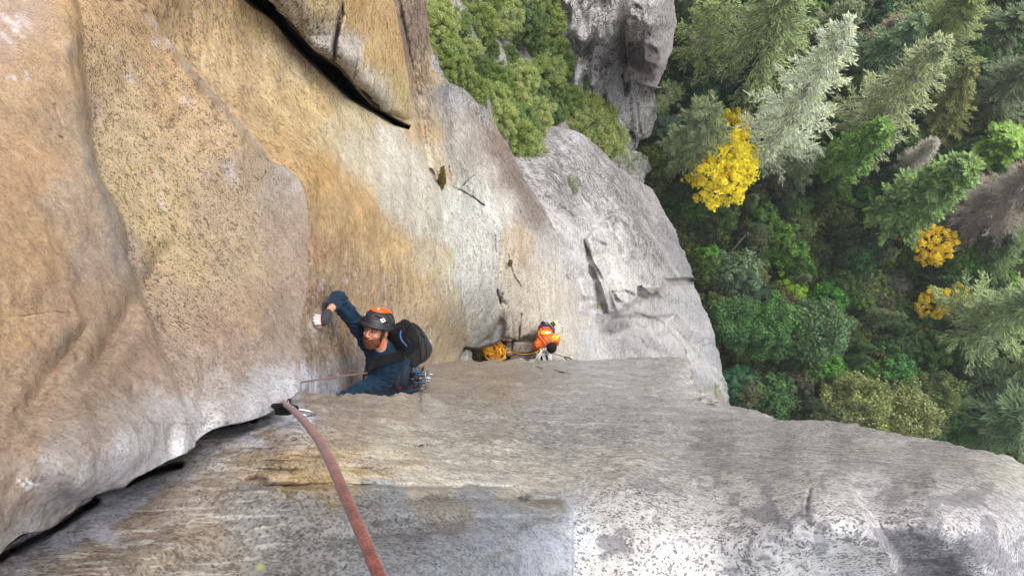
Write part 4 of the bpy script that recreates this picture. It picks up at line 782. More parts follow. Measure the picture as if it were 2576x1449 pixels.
def plant(key, name, loc, sxy, sz, col, label, cat='tree', group=None, rz=None, wood=None, tilt=(0, 0)):
    root = empty(name, loc, label, cat, group)
    root.rotation_euler = (tilt[0], tilt[1], rt.random()*6.28 if rz is None else rz); root.scale = (sxy, sxy, sz)
    c = lin(col); c = tuple((c*.88+c.mean()*.12)*(FOL_K if 'maple' not in key else 1.05)*np.array([1.0, 1.0, .92]))
    for nm, me in PROTO[key]:
        o = bpy.data.objects.new(nm, me); COL.objects.link(o); o.parent = root; o.color = (*c, 1)
    return root

# ---- conifers and special trees: key, top px, base px (foot of the trunk), crown radius m, foliage colour, name, label
TALL = [
 ('fir0', (2035, -75), (1848, 252), 4.2, (122, 140, 92), 'conifer_tree', 'huge broad green fir with two dark trunks showing below, right of the cliff pillar'),
 ('lichen', (2152, 108), (1880, 432), 3.1, (174, 184, 166), 'conifer_tree', 'tall pale grey-green lichen-hung fir, the palest tree in the middle of the forest'),
 ('fir1', (2396, 86), (2110, 400), 3.2, (146, 156, 118), 'conifer_tree', 'frosted olive fir immediately right of the pale lichen-hung fir'),
 ('cedar', (2256, 308), (2044, 458), 1.55, (108, 146, 66), 'conifer_tree', 'narrow dense bright green cedar leaning between the pale fir and the grey dead spire'),
 ('dead', (2372, 350), (2224, 468), 1.0, (160, 158, 152), 'dead_tree', 'thin dead silver conifer with curled twigs, right of the narrow bright cedar'),
 ('cedar', (2448, 438), (2176, 583), 2.0, (112, 142, 80), 'conifer_tree', 'light green bushy-topped conifer with a long dark bare trunk above the middle yellow maple'),
 ('deadbig', (2665, 425), (2392, 592), 3.0, (138, 128, 124), 'dead_tree', 'large leafless mauve-grey conifer at the right edge of the photo'),
 ('cedar', (2575, 318), (2440, 424), 2.1, (124, 160, 62), 'conifer_tree', 'vivid yellow-green conifer at the right edge above the mauve dead tree'),
 ('fir0', (2452, -70), (2255, 190), 4.0, (112, 128, 74), 'conifer_tree', 'broad olive green fir filling the top right of the forest'),
 ('fir2', (2292, 50), (2140, 220), 2.5, (110, 138, 100), 'conifer_tree', 'blue-green fir standing above the tip of the pale lichen-hung fir'),
 ('dead', (2272, 30), (2150, 150), .9, (146, 128, 116), 'dead_tree', 'short brown-grey dead spire at the top beside the blue-green fir'),
 ('fir2', (2462, 172), (2330, 370), 2.0, (120, 126, 66), 'conifer_tree', 'slim yellow-olive fir right of the frosted olive fir'),
 ('fir1', (2620, 120), (2440, 330), 3.2, (100, 116, 84), 'conifer_tree', 'dull grey-green fir at the right edge below the top corner'),
 ('fir2', (2560, 20), (2420, 150), 2.8, (92, 112, 76), 'conifer_tree', 'dark green fir in the top right corner of the forest'),
 ('pine', (1795, 282), (1698, 456), 2.0, (112, 128, 92), 'conifer_tree', 'grey-green pine leaning against the left side of the large yellow maple'),
 ('snag', (1812, 30), (1712, 206), 2.2, (124, 142, 88), 'old_tree', 'twisted half-dead tree with pale bare branches beside the cliff pillar'),
 ('pine', (1668, 318), (1650, 380), 1.7, (56, 84, 62), 'conifer_tree', 'very dark blue-green pine at the foot of the cliff pillar'),
 ('fir2', (2150, -20), (2030, 150), 2.4, (100, 114, 78), 'conifer_tree', 'dull olive fir right of the huge broad fir at the top'),
 ('fir1', (2660, 745), (2368, 842), 3.6, (124, 144, 96), 'conifer_tree', 'wide pale-tipped green fir at the right edge beside the lowest yellow maple'),
 ('pine', (2640, 1080), (2440, 1010), 3.4, (88, 112, 76), 'conifer_tree', 'dark pine with pale needle fans in the lower right corner of the forest'),
 ('fir2', (2600, 600), (2430, 650), 2.6, (84, 108, 58), 'conifer_tree', 'deep green fir between the mauve dead tree and the wide pale-tipped fir'),
 ('pine', (1898, 748), (1880, 760), 1.5, (46, 78, 56), 'conifer_tree', 'star-shaped dark young pine seen from straight above between round oaks'),
 ('fir2', (2040, 392), (1960, 470), 1.8, (132, 144, 108), 'conifer_tree', 'small greyish fir below the foot of the pale lichen-hung fir'),
 ('fir1', (2700, 930), (2480, 945), 2.8, (110, 132, 84), 'conifer_tree', 'green fir at the right edge above the fallen log'),
]
def place_tall(key, top, base, R, col, name, label):
    bx, by, bz = ground_hit(*base); hb = CAMZ-bz
    rb = math.hypot(base[0]-NX, base[1]-NY); rt_ = math.hypot(top[0]-NX, top[1]-NY)
    H = max(3.5, min(34, hb*(1-rb/rt_)))
    dt = ray(top[0], top[1]); hh = hb-H; tx, ty = (dt[:2]/-dt[2])*hh     # where the top really is
    ang = math.atan2(math.hypot(tx-bx, ty-by), H); az = math.atan2(ty-by, tx-bx)
    k = min(1.0, .30/max(ang, 1e-4)) if ang > .30 else 1.0
    r = plant(key, name, (bx, by, bz-.2), R/PR[key], H/PH[key], col, label)
    q = Vector((math.cos(az)*math.sin(ang*k), math.sin(az)*math.sin(ang*k), math.cos(ang*k))).to_track_quat('Z', 'Y')
    r.rotation_euler = (q.to_matrix() @ Matrix.Rotation(rt.random()*6.28, 3, 'Z')).to_euler()
    return r
for t in TALL: place_tall(*t)
# the second trunk of the huge fir
def crown_at(key, px, py, pr, H, col, name, label, cat='tree', group=None, flat=1.0):
    """broad tree whose crown centre, H metres above the ground, is seen at px, py with radius pr (survey px)"""
    x, y, z = ground_hit(px, py, H); R = pr/F*(CAMZ-(z+H)); hc = {'oak': 1.35, 'map': 1.95}[key[:3]]*PR[key]
    col = tuple(min(255, v*1.12) for v in col); H = min(H, 1.7*hc*R/PR[key]); x, y, z = ground_hit(px, py, H); return plant(key, name, (x, y, z-.1), R/PR[key], H/hc*flat, col, label, cat, group)
def oakkey(pr, i): R = pr/F*50; return 'oak%d' % ((0 if R < 1.4 else 2 if R < 2.3 else 4)+i % 2)
ROUND = [
 ('maple0', 1822, 425, 84, 7, (255, 216, 30), 'maple_tree', 'large vivid yellow maple, the biggest yellow crown, near the cliff foot'),
 ('maple1', 1840, 322, 50, 9, (255, 218, 32), 'maple_tree', 'smaller yellow maple joined to the upper side of the large one'),
 ('maple1', 2345, 620, 46, 6, (255, 206, 32), 'maple_tree', 'golden yellow maple in front of the mauve dead tree'),
 ('maple1', 2285, 588, 26, 5, (224, 180, 50), 'maple_tree', 'small rusty gold maple touching the left of the golden yellow maple'),
 ('maple1', 2345, 762, 38, 6, (255, 208, 36), 'maple_tree', 'low yellow maple, left of a pair in the lower right of the forest'),
 ('maple1', 2400, 752, 34, 6, (246, 216, 50), 'maple_tree', 'low yellow maple, right of a pair in the lower right of the forest'),
 ('maple1', 2312, 842, 24, 3, (170, 150, 56), 'maple_tree', 'thin brownish-yellow sapling below the pair of low maples'),
 ('oak2', 1988, 732, 34, 5, (140, 176, 46), 'leafy_tree', 'lime green shrub tree, brightest green among the dark oaks'),
 ('oak3', 1858, 690, 52, 5, (98, 122, 100), 'leafy_tree', 'blue-grey round oak right of the foot of the slab'),
 ('oak3', 1920, 560, 44, 6, (92, 126, 58), 'leafy_tree', 'mid green oak below the large yellow maple'),
 ('oak2', 1970, 600, 44, 6, (100, 138, 56), 'leafy_tree', 'fresh green oak, centre of the group below the large maple'),
 ('oak3', 1995, 650, 42, 5, (96, 136, 60), 'leafy_tree', 'fresh green oak directly above the lime shrub tree'),
 ('oak4', 1848, 812, 62, 6, (70, 108, 66), 'leafy_tree', 'big dark green oak nearest the lower edge of the slab'),
 ('oak5', 1940, 826, 70, 7, (76, 118, 68), 'leafy_tree', 'big dark green oak below the star-shaped pine'),
 ('oak4', 2052, 830, 72, 6, (84, 112, 82), 'leafy_tree', 'grey-green oak right of the big dark oaks'),
 ('oak3', 2040, 928, 38, 6, (82, 124, 62), 'leafy_tree', 'round mid green oak left of the bright green one with yellow sprigs'),
 ('oak2', 2090, 930, 38, 7, (98, 146, 60), 'leafy_tree', 'bright green round oak with a yellow sprig tree beside it'),
 ('maple1', 2124, 948, 20, 5, (176, 160, 50), 'maple_tree', 'small yellow-green sapling at the right side of the bright round oak'),
 ('oak3', 2256, 940, 46, 7, (82, 136, 76), 'leafy_tree', 'emerald green oak above the big olive oak'),
 ('oak5', 2155, 1030, 82, 8, (116, 126, 84), 'leafy_tree', 'big olive oak just above the granite rim, left lobe of two'),
 ('oak4', 2262, 1034, 74, 8, (122, 130, 90), 'leafy_tree', 'big pale olive oak just above the granite rim, right lobe of two'),
 ('oak3', 2352, 1000, 56, 6, (98, 116, 76), 'leafy_tree', 'dull olive oak right of the big pale olive oak'),
 ('oak3', 2340, 1068, 40, 5, (104, 118, 80), 'leafy_tree', 'small olive oak at the granite rim below the dull olive oak'),
 ('oak2', 1862, 965, 40, 5, (66, 122, 92), 'leafy_tree', 'teal green bush tree at the bottom corner of the slab'),
 ('oak3', 1945, 992, 52, 6, (74, 108, 66), 'leafy_tree', 'dark green oak at the rim right of the teal bush tree'),
 ('oak2', 2345, 876, 46, 5, (88, 120, 64), 'leafy_tree', 'plain green oak below the brownish-yellow sapling'),
 ('oak3', 2156, 640, 42, 6, (72, 112, 74), 'leafy_tree', 'teal-tinged oak left of the stony clearing'),
 ('oak2', 2190, 600, 46, 5, (78, 98, 72), 'leafy_tree', 'grey-green oak below the long bare trunk of the light green conifer'),
 ('oak2', 1750, 250, 52, 7, (64, 104, 76), 'leafy_tree', 'dark blue-green bush tree right of the tip of the cliff pillar'),
 ('oak3', 1800, 205, 44, 7, (66, 104, 70), 'leafy_tree', 'dark green bush tree below the twisted half-dead tree'),
 ('oak3', 1735, 60, 46, 7, (64, 102, 64), 'leafy_tree', 'dark green bush tree touching the upper right of the cliff pillar'),
 ('oak2', 1740, 500, 46, 4, (74, 108, 54), 'leafy_tree', 'dark oak shrub below the foot of the grey-green pine'),
 ('oak3', 1720, 330, 40, 6, (58, 92, 60), 'leafy_tree', 'deep green shrub tree between the dark pine and the grey-green pine'),
 ('oak3', 2200, 36, 48, 7, (70, 96, 74), 'leafy_tree', 'dark teal tree at the top between two firs'),
 ('oak2', 1905, 30, 40, 5, (58, 84, 58), 'leafy_tree', 'dark tree behind the huge broad fir at the top'),
 ('oak3', 1815, 545, 40, 4, (80, 104, 58), 'leafy_tree', 'olive shrub just below the large yellow maple'),
 ('oak2', 2090, 470, 40, 4, (92, 118, 62), 'leafy_tree', 'green shrub at the foot of the narrow bright cedar'),
 ('oak2', 2490, 470, 46, 5, (100, 124, 66), 'leafy_tree', 'green shrub left of the vivid conifer, above the mauve dead tree'),
 ('oak2', 1795, 868, 16, 2, (140, 170, 60), 'shrub', 'little lime shrub at the lower edge of the slab'),
 ('oak2', 1745, 668, 14, 1.6, (120, 140, 70), 'shrub', 'little olive shrub at the right corner of the slab'),
]
for i, (k, px, py, pr, H, c, nm, lb) in enumerate(ROUND):
    if k.startswith('oak'): k = oakkey(pr, i)
    crown_at(k, px, py, pr*1.05, H, c, nm, lb, 'shrub' if nm == 'shrub' else 'tree')
# ---- the rest of the woodland: every tree a thing, described by its look and its neighbour
LAND = [((1822, 420), 'the large yellow maple'), ((2152, 200), 'the pale lichen-hung fir'), ((1960, 80), 'the huge broad fir'), ((2200, 380), 'the narrow bright cedar'), ((2345, 620), 'the golden yellow maple'), ((2370, 760), 'the low yellow maples'), ((2520, 520), 'the mauve dead tree'),
        ((1988, 732), 'the lime shrub tree'), ((1858, 690), 'the blue-grey round oak'), ((2210, 1030), 'the big olive oaks'), ((2090, 930), 'the bright round oak'), ((2256, 940), 'the emerald oak'), ((1700, 500), 'the cliff foot path'), ((1750, 250), 'the hanging block'), ((2400, 120), 'the top right olive fir'), ((2520, 360), 'the vivid right-edge conifer'), ((2500, 980), 'the fallen log'), ((1898, 750), 'the star-shaped pine'), ((2320, 410), 'the thin silver dead conifer')]
used_labels = set()
ADJ = {'oak': ['dark bushy oak', 'mid green bushy oak', 'greyish bushy oak', 'fresh green bushy oak', 'mossy green oak'], 'fir': ['young dark fir', 'young grey-green fir']}
COLS = [(66, 98, 56), (82, 116, 60), (92, 110, 78), (94, 134, 60), (86, 104, 52)]
def describe(what, px, py):
    order = sorted(LAND, key=lambda q: math.hypot(q[0][0]-px, q[0][1]-py))
    for (lx, ly), nm in order[:4]:
        dx, dy = px-lx, py-ly; d = math.hypot(dx, dy); a = math.degrees(math.atan2(-dy, dx)) % 360
        dr = ['right of', 'up and right of', 'above', 'up and left of', 'left of', 'down and left of', 'below', 'down and right of'][int((a+22.5)//45) % 8]
        ds = 'touching and' if d < 60 else 'close' if d < 110 else 'some way' if d < 190 else 'far'
        s = '%s %s %s %s' % (what, ds, dr, nm)
        if s not in used_labels: used_labels.add(s); return s
    for sz in ('tiny ', 'small ', 'squat ', 'spreading ', 'ragged ', 'tufted '):
        s2 = sz+s
        if s2 not in used_labels: used_labels.add(s2); return s2
    return 'further '+s
CLEAR = [(1668, 432, 46, 50), (1715, 620, 34, 90), (2235, 715, 60, 34), (2482, 965, 44, 44), (2515, 408, 26, 20), (2010, 752, 22, 16), (2085, 510, 44, 20), (2150, 690, 30, 24), (2345, 690, 40, 20), (1970, 300, 46, 40), (2110, 420, 34, 30), (1760, 520, 14, 30), (1760, 770, 14, 60), (2560, 590, 40, 24)]
ri = random.Random(77); sp_ = 54; n_f = 0
for gy_ in np.arange(-50, 1180, sp_):
    for gx_ in np.arange(1630, 2650, sp_):
        px = gx_+ri.uniform(-.45, .45)*sp_; py = gy_+ri.uniform(-.45, .45)*sp_
        if px < interp(S_R, np.array(py))-10+40 and py > 322: continue
        if py <= 322 and px < 1690: continue
        if py > interp(B_T, np.array(px))+20: continue
        if any(((px-a)/rx)**2+((py-b)/ry)**2 < 1 for a, b, rx, ry in CLEAR): continue
        k = ri.random(); pr = ri.uniform(20, 40); i = ri.randrange(5); c = COLS[i]; c = tuple(int(v*ri.uniform(.85, 1.12)) for v in c)
        n_f += 1
        if k < .14:
            w_ = ri.randrange(2); kind_ = ADJ['fir'][w_]; x, y, z = ground_hit(px, py, 0); R = pr/F*52*.9; H = ri.uniform(4, 8)
            plant('fir2' if ri.random() < .7 else 'pine', 'young_conifer', (x, y, z-.1), R/2.2, H/13, [(70, 100, 62), (98, 116, 84)][w_], describe(kind_, px, py), 'tree', 'young conifers in the woodland')
        else:
            crown_at(oakkey(pr, i), px, py, pr*1.05, ri.uniform(1.8, 4.2), c, 'oak_tree', describe(ADJ['oak'][i], px, py), 'tree', 'small oaks of the woodland', flat=ri.uniform(.9, 1.3))
print('woodland fill trees', n_f)

# ---- bushes in the gully and on the slab
GUL = [(1110, 20), (1165, 10), (1230, 5), (1290, 20), (1350, 5), (1400, 25), (1105, 80), (1150, 70), (1205, 75), (1260, 60), (1320, 80), (1380, 75), (1425, 110), (1120, 130), (1175, 130), (1230, 125), (1350, 130), (1400, 165), (1150, 185), (1205, 180), (1240, 215), (1375, 200), (1310, 215),
       (1200, 240), (1245, 260), (1290, 270), (1340, 240), (1395, 235), (1430, 260), (1260, 310), (1300, 320), (1345, 300), (1390, 285), (1440, 300), (1470, 300), (1490, 345), (1520, 355), (1300, 365), (1320, 395), (1450, 215), (1420, 60), (1080, 50), (1500, 310), (1280, 150)]
def hfield(f, px, py): return float(f(np.array(float(px)), np.array(float(py))))
gcol = [(120, 140, 76), (130, 150, 84), (102, 126, 66), (140, 154, 98), (88, 112, 62), (146, 160, 98)]
gw = ['olive green', 'light green', 'mid green', 'pale sage', 'dark green', 'yellowish sage']
LAND2 = [((1100, 150), 'the black-striped rock edge'), ((1183, 268), 'the speckled white boulder edge'), ((1430, 60), 'the cliff pillar top'), ((1440, 240), 'the middle of the cliff pillar'), ((1520, 380), 'the top of the slab'), ((1310, 440), 'the notch behind the slab'), ((1285, 150), 'the rusty leaf gap in the gully'), ((1250, 0), 'the upper frame edge')]
LAND_, LAND = LAND, LAND2
for i, (px, py) in enumerate(GUL):
    h = hfield(hG, px, py); R = ri.uniform(30, 56)/F*h; j = ri.randrange(6)
    if 1400 < px and py > 280: j = 5
    p = pt(px, py, h-R*.8); zf = CAMZ-h
    plant('gully%d' % (i % 2), 'gully_shrub', (p[0], p[1], zf-.2), R/1.1, R/1.1*ri.uniform(.9, 1.2), gcol[j], describe(gw[j]+' shrub', px, py), 'shrub', 'shrubs crowding the gully')
LAND = LAND_
for (px, py, pr, f, c, lb) in [(1436, 466, 26, hS, (120, 138, 92), 'lone grey-green bush growing from the crack in the slab'), (1585, 410, 34, hS, (112, 130, 88), 'wispy grey-green bush overhanging the shoulder of the slab'), (1535, 368, 42, hG, (146, 164, 84), 'bright sage bush draped over the top of the slab'), (1574, 385, 13, hP, (178, 200, 50), 'little lime yellow bush at the foot of the cliff pillar'),
                           (1500, 770, 9, hS, (128, 148, 70), 'small grass tuft under the white block on the slab'), (1408, 565, 8, hS, (110, 140, 60), 'tiny green tuft in the upper crack of the slab'), (1790, 985, 26, hS, (140, 146, 70), 'yellow-green bush at the lower corner of the slab'),
                           (1685, 232, 34, hP, (126, 144, 100), 'pale grey-green bush under the tip of the hanging block'), (1660, 262, 24, hP, (120, 138, 96), 'sage bush on the broken foot of the cliff pillar')]:
    if not pr: continue
    h = hfield(f, px, py)-.3; R = pr/F*h; p = pt(px, py, h)
    plant('wisp%d' % (pr % 2), 'ledge_bush', (p[0], p[1], p[2]-R*1.2), R/1.1, R/1.1, c, lb, 'bush')
# moss clumps on the wall
for (px, py, rx, ry, f, lb) in [(1113, 447, 8, 27, W_h, 'long clump of russet-green moss hanging in the crack of the tan wall'), (1284, 662, 5, 9, W_h, 'small dark moss tuft in a thin crack on the pale slab'), (1196, 893, 16, 11, W_h, 'dark green moss patch in the hole left of the rope pile')]:
    r = np.random.RandomState(int(px)); h0 = float(hW(np.array([px+0.]), np.array([py+0.]))[0])*.985
    n = 900 if rx > 6 else 220; u = unit(r.randn(n, 3)); q = r.rand(n)**.4; q = q*(1+.45*fbm(u*2.2, 3, int(px))); ppx = px+u[:, 0]*q*rx; ppy = py+u[:, 1]*q*ry
    if rx == 16: h0 = 14.3
    P = pt(ppx, ppy, h0-.02-np.abs(u[:, 2])*.1); d = unit(r.randn(n, 3)); nn = unit(np.array([0, 0, 1.])+r.randn(n, 3)*.5)
    v, fc = quads(P, d, nn, .022, .035)
    o = mesh_obj('moss_clump', v, fc, mossM, smooth_=False); o.color = (*(lin((124, 112, 56) if rx != 16 else (58, 74, 34))*.62), 1); tag(o, lb, 'moss')
# fallen log and bare poles
def pole(name, a, b, r0, r1, lift, label, cat, mt):
    A = np.array(ground_hit(*a)); Bq = np.array(ground_hit(*b)); A[2] += lift[0]; Bq[2] += lift[1]; t = np.linspace(0, 1, 8)[:, None]; P = A*(1-t)+Bq*t+fbm(np.hstack([t*3, t*0, t*0+r0]), 2, 9)[:, None]*.15
    v, fc = tubes([(P, np.linspace(r0, r1, 8))], 8); tag(mesh_obj(name, v, fc, mt), label, cat)
pole('fallen_log', (2435, 996), (2620, 1008), .28, .2, (.5, .5), 'dark fallen log lying in the lower right clearing', 'log', bark)
pole('fallen_log', (2042, 460), (2092, 440), .3, .2, (.4, .7), 'short dark log on the bare ground under the pale lichen-hung fir', 'log', bark)
pole('bare_pole', (1790, 690), (1845, 610), .06, .03, (.5, 3.5), 'thin pale leafless sapling leaning over the oaks beside the slab', 'dead sapling', palebark)
pole('fallen_log', (2205, 470), (2225, 455), .12, .1, (.3, .3), 'short pale log beside the thin silver dead conifer', 'log', palebark)
# rocks lying in the clearings
def rock_obj(name, x, y, z, r_, seed, mat, label, cat='rock', group=None, sq=(1, 1, .6)):
    bm = bmesh.new(); bmesh.ops.create_icosphere(bm, subdivisions=3, radius=1)
    P = np.array([v.co[:] for v in bm.verts]); n_ = fbm(P*1.3+seed, 3, seed); P = P*(1+.35*n_)[:, None]
    rr = np.random.RandomState(seed)
    for _ in range(5):
        q = unit(rr.randn(3)); dd = P @ q; lim = .55+.25*rr.rand(); P = P-np.clip(dd-lim, 0, None)[:, None]*q*.85
    P = P*np.array(sq)*r_+np.array([x, y, z]); F_ = [[v.index for v in f.verts] for f in bm.faces]; bm.free()
    C = np.zeros((len(P), 3))+lin((150, 146, 140))*ROCK_K; S = np.zeros((len(P), 4))+np.array([.5, .4, .3, 1])
    return tag(mesh_obj(name, P, F_, mat, attrs={'Col': C, 'Spk': S}), label, cat, group)
LAND.append(((2235, 715), 'the stony clearing'))
for i, (px, py) in enumerate([(2190, 690), (2215, 735), (2255, 700), (2290, 745), (2165, 730), (2330, 690), (2475, 945), (2490, 975), (2460, 985), (1768, 800), (1745, 665), (2530, 410), (2180, 700), (2240, 760), (2560, 590), (2540, 575), (1766, 655), (2270, 722), (2350, 705)]):
    x, y, z = ground_hit(px, py); rock_obj('boulder', x, y, z+.1, ri.uniform(.35, .8), 400+i, rock_far, describe('grey boulder', px, py), 'boulder', 'boulders on the forest floor')

# ---- ferns, seedlings and brush covering the forest floor: nobody could count it
ru = np.random.RandomState(99); n_u = 190000
ux, uy = ru.uniform(6, 46, n_u), ru.uniform(-12, 34, n_u); dens = fbm(np.stack([ux/2.6, uy/2.6, ux*0], -1), 3, 71)
bare = np.ones(n_u)
keep = (dens > -.30) & (ru.rand(n_u) < .9); ux, uy, dens = ux[keep], uy[keep], dens[keep]
uz = ground_z(ux, uy)+np.clip(dens+.38, 0, 1)*ru.rand(len(ux))*2.2
un = unit(np.array([0, 0, 1.])+ru.randn(len(ux), 3)*.5); ud = unit(np.cross(un, ru.randn(len(ux), 3)))
uv, uf = quads(np.stack([ux, uy, uz], -1), ud, un, .13*(.5+ru.rand(len(ux))), .24*(.5+ru.rand(len(ux))))
ug = mesh_obj('undergrowth', uv, uf, leafM, smooth_=False); ug.color = (*(lin((112, 132, 74))*1.0), 1); tag(ug, 'green brush and ferns covering the forest floor', 'undergrowth', kind='stuff')
# ---------------------------------------------------------------- smooth implicit surfaces -> one continuous mesh
def sd_cap(P, a, b, ra, rb):
    a = np.array(a, float); b = np.array(b, float); ba = b-a; t = np.clip(((P-a) @ ba)/(ba @ ba+1e-12), 0, 1)
    return np.linalg.norm(P-a-t[..., None]*ba, axis=-1)-(ra+(rb-ra)*t)
def sd_ell(P, c, r, R=None):
    q = (P-np.array(c, float)); 
    if R is not None: q = q @ R
    r = np.array(r, float); k0 = np.linalg.norm(q/r, axis=-1); k1 = np.linalg.norm(q/(r*r), axis=-1); return k0*(k0-1)/(k1+1e-9)
def sd_box(P, c, b, R=None, rd=0.01):
    q = (P-np.array(c, float))
    if R is not None: q = q @ R
    q = np.abs(q)-(np.array(b, float)-rd); return np.linalg.norm(np.maximum(q, 0), axis=-1)+np.minimum(q.max(-1), 0)-rd
def smin(a, b, k): h = np.clip(.5+.5*(b-a)/k, 0, 1); return b*(1-h)+a*h-k*h*(1-h)
def smax(a, b, k): return -smin(-a, -b, k)
def axis_(lo, hi, res, fine=()):
    """grid line positions; fine = [(a, b, res)] intervals with denser lines"""
    x = lo; out = [x]
    while x < hi:
        st = res
        for a, b, r in fine:
            if a-3*r <= x <= b: st = min(st, r)
        x += st; out.append(x)
    while (len(out)-1) % 8: x += res; out.append(x)
    return np.array(out)
def surf(f, lo, hi, res, fine=None):
    ax = [axis_(lo[i], hi[i], res, [(b0[i], b1[i], r) for b0, b1, r in (fine or [])]) for i in range(3)]
    n = np.array([len(a) for a in ax]); nb = (n-1)//8
    cen = [(a[:-1].reshape(-1, 8)[:, 0]+a[8::8])/2 for a in ax]; hw = [(a[8::8]-a[:-1].reshape(-1, 8)[:, 0])/2 for a in ax]
    CG = np.stack(np.meshgrid(*cen, indexing='ij'), -1); HG_ = np.linalg.norm(np.stack(np.meshgrid(*hw, indexing='ij'), -1), axis=-1)
    fc = f(CG); act = np.argwhere(np.abs(fc) < HG_*1.25+.012)
    D = np.repeat(np.repeat(np.repeat(np.where(fc < 0, -1., 1.).astype(np.float32), 8, 0), 8, 1), 8, 2); D = np.pad(D, ((0, 1),)*3, mode='edge')
    off = np.stack(np.meshgrid(*[np.arange(9)]*3, indexing='ij'), -1).reshape(-1, 3)
    for k in range(0, len(act), 600):
        I = (act[k:k+600, None]*8+off[None]).reshape(-1, 3); P = np.stack([ax[c][I[:, c]] for c in range(3)], -1)
        D[I[:, 0], I[:, 1], I[:, 2]] = f(P)
    s = D < 0; cells = tuple(n-1); keys = []; poss = []; fs = []
    for axx in range(3):
        sl0 = [slice(None)]*3; sl1 = [slice(None)]*3; sl0[axx] = slice(0, -1); sl1[axx] = slice(1, None)
        s0, s1 = s[tuple(sl0)], s[tuple(sl1)]; idx = np.argwhere(s0 != s1); j1 = idx.copy(); j1[:, axx] += 1
        d0 = D[tuple(idx.T)]; d1 = D[tuple(j1.T)]; t = d0/(d0-d1)
        p = np.stack([ax[c][idx[:, c]] for c in range(3)], -1); p[:, axx] = p[:, axx]*(1-t)+ax[axx][j1[:, axx]]*t
        o = [(axx+1) % 3, (axx+2) % 3]; ok = np.ones(len(idx), bool)
        for c in o: ok &= (idx[:, c] > 0) & (idx[:, c] < cells[c])
        idx, p, ins = idx[ok], p[ok], (d0 < 0)[ok]; q = []
        for (u, v) in ((0, 0), (1, 0), (1, 1), (0, 1)):
            c = idx.copy(); c[:, o[0]] -= u; c[:, o[1]] -= v; fl = np.ravel_multi_index(c.T, cells); q.append(fl); keys.append(fl); poss.append(p)
        q = np.stack(q, 1); q[~ins] = q[~ins][:, ::-1]; fs.append(q)
    keys = np.concatenate(keys); poss = np.concatenate(poss); uq, inv = np.unique(keys, return_inverse=True)
    cnt = np.bincount(inv); Vv = np.stack([np.bincount(inv, poss[:, c]) for c in range(3)], -1)/cnt[:, None]
    return Vv, np.searchsorted(uq, np.concatenate(fs))
def sdf_obj(name, f, lo, hi, res, mat, parent=None, colf=None, fine=None):
    v, fc = surf(f, np.asarray(lo, float), np.asarray(hi, float), res, fine); at = {'Col': colf(v)} if colf else None
    return mesh_obj(name, v, fc, mat, parent, attrs=at)
def col_mat(name, rough=.6, spec=.3, bump=0., scale=300):
    m, N, L, B = material(name); a = N.new('ShaderNodeAttribute'); a.attribute_name = 'Col'; tc = N.new('ShaderNodeTexCoord')
    n_ = noisen(N, L, tc.outputs['Object'], scale*.3, 4, .65); c = mixn(N, L, ramp(N, L, n_, .3, .7), mixn(N, L, 1.0, a.outputs['Color'], (.86, .85, .84), 'MULTIPLY'), a.outputs['Color'])
    L.new(c, B.inputs['Base Color']); B.inputs['Roughness'].default_value = rough; B.inputs['Specular IOR Level'].default_value = spec
    if bump:
        b = N.new('ShaderNodeBump'); b.inputs['Strength'].default_value = bump; b.inputs['Distance'].default_value = .001; L.new(noisen(N, L, tc.outputs['Object'], scale, 3, .6), b.inputs['Height']); L.new(b.outputs[0], B.inputs['Normal'])
    return m
def frame_at(px, py, h):
    p = pt(px, py, h); z = unit(np.array([0, 0, CAMZ])-p); x = RN @ np.array([1., 0, 0]); x = unit(x-z*(x @ z)); y = np.cross(z, x); return p, x, y, z
def tube_obj(name, P, r, mat, parent=None, sides=8, closed=False):
    P = np.asarray(P, float); v, fc = tubes([(P, np.broadcast_to(np.asarray(r, float), (len(P),)))], sides)
    n = len(v); fc = fc.tolist()
    if not closed:
        fc = [tuple(q) for q in fc]+[tuple(range(sides))[::-1], tuple(range(n-sides, n))]
    return mesh_obj(name, v, fc, mat, parent)
def spline(pts_, n=40):
    P = np.asarray(pts_, float); m = len(P); P = np.concatenate([[2*P[0]-P[1]], P, [2*P[-1]-P[-2]]]); out = []
    for i in range(m-1):
        t = np.linspace(0, 1, max(2, n//(m-1)), endpoint=(i == m-2))[:, None]; a, b, c, d = P[i:i+4]
        out.append(.5*(2*b+(c-a)*t+(2*a-5*b+4*c-d)*t**2+(3*b-a-3*c+d)*t**3))
    return np.concatenate(out)
def sweep_ring(c, X_, Y_, rx, ry, n=28): t = np.linspace(0, 2*np.pi, n+1); return c+np.outer(np.cos(t)*rx, X_)+np.outer(np.sin(t)*ry, Y_)
def fabric(name, srgb, weave=500, rough=.85, fuzz=.3):
    m, N, L, B = material(name); tc = N.new('ShaderNodeTexCoord'); c = tuple(lin(srgb))
    f = noisen(N, L, tc.outputs['Object'], 14, 5, .65); f2 = noisen(N, L, tc.outputs['Object'], weave, 2, .6)
    col = mixn(N, L, ramp(N, L, f, .35, .65), tuple(v*.72 for v in c), tuple(min(1, v*1.18) for v in c)); L.new(mixn(N, L, mathn(N, L, 'MULTIPLY', f2, .3), col, tuple(v*1.5+.004 for v in c)), B.inputs['Base Color'])
    B.inputs['Roughness'].default_value = rough; B.inputs['Sheen Weight'].default_value = fuzz*.3; B.inputs['Specular IOR Level'].default_value = .2
    b = N.new('ShaderNodeBump'); b.inputs['Strength'].default_value = .5; b.inputs['Distance'].default_value = .004; L.new(mathn(N, L, 'ADD', noisen(N, L, tc.outputs['Object'], 40, 3, .6), mathn(N, L, 'MULTIPLY', f2, .2)), b.inputs['Height']); L.new(b.outputs[0], B.inputs['Normal'])
    return m
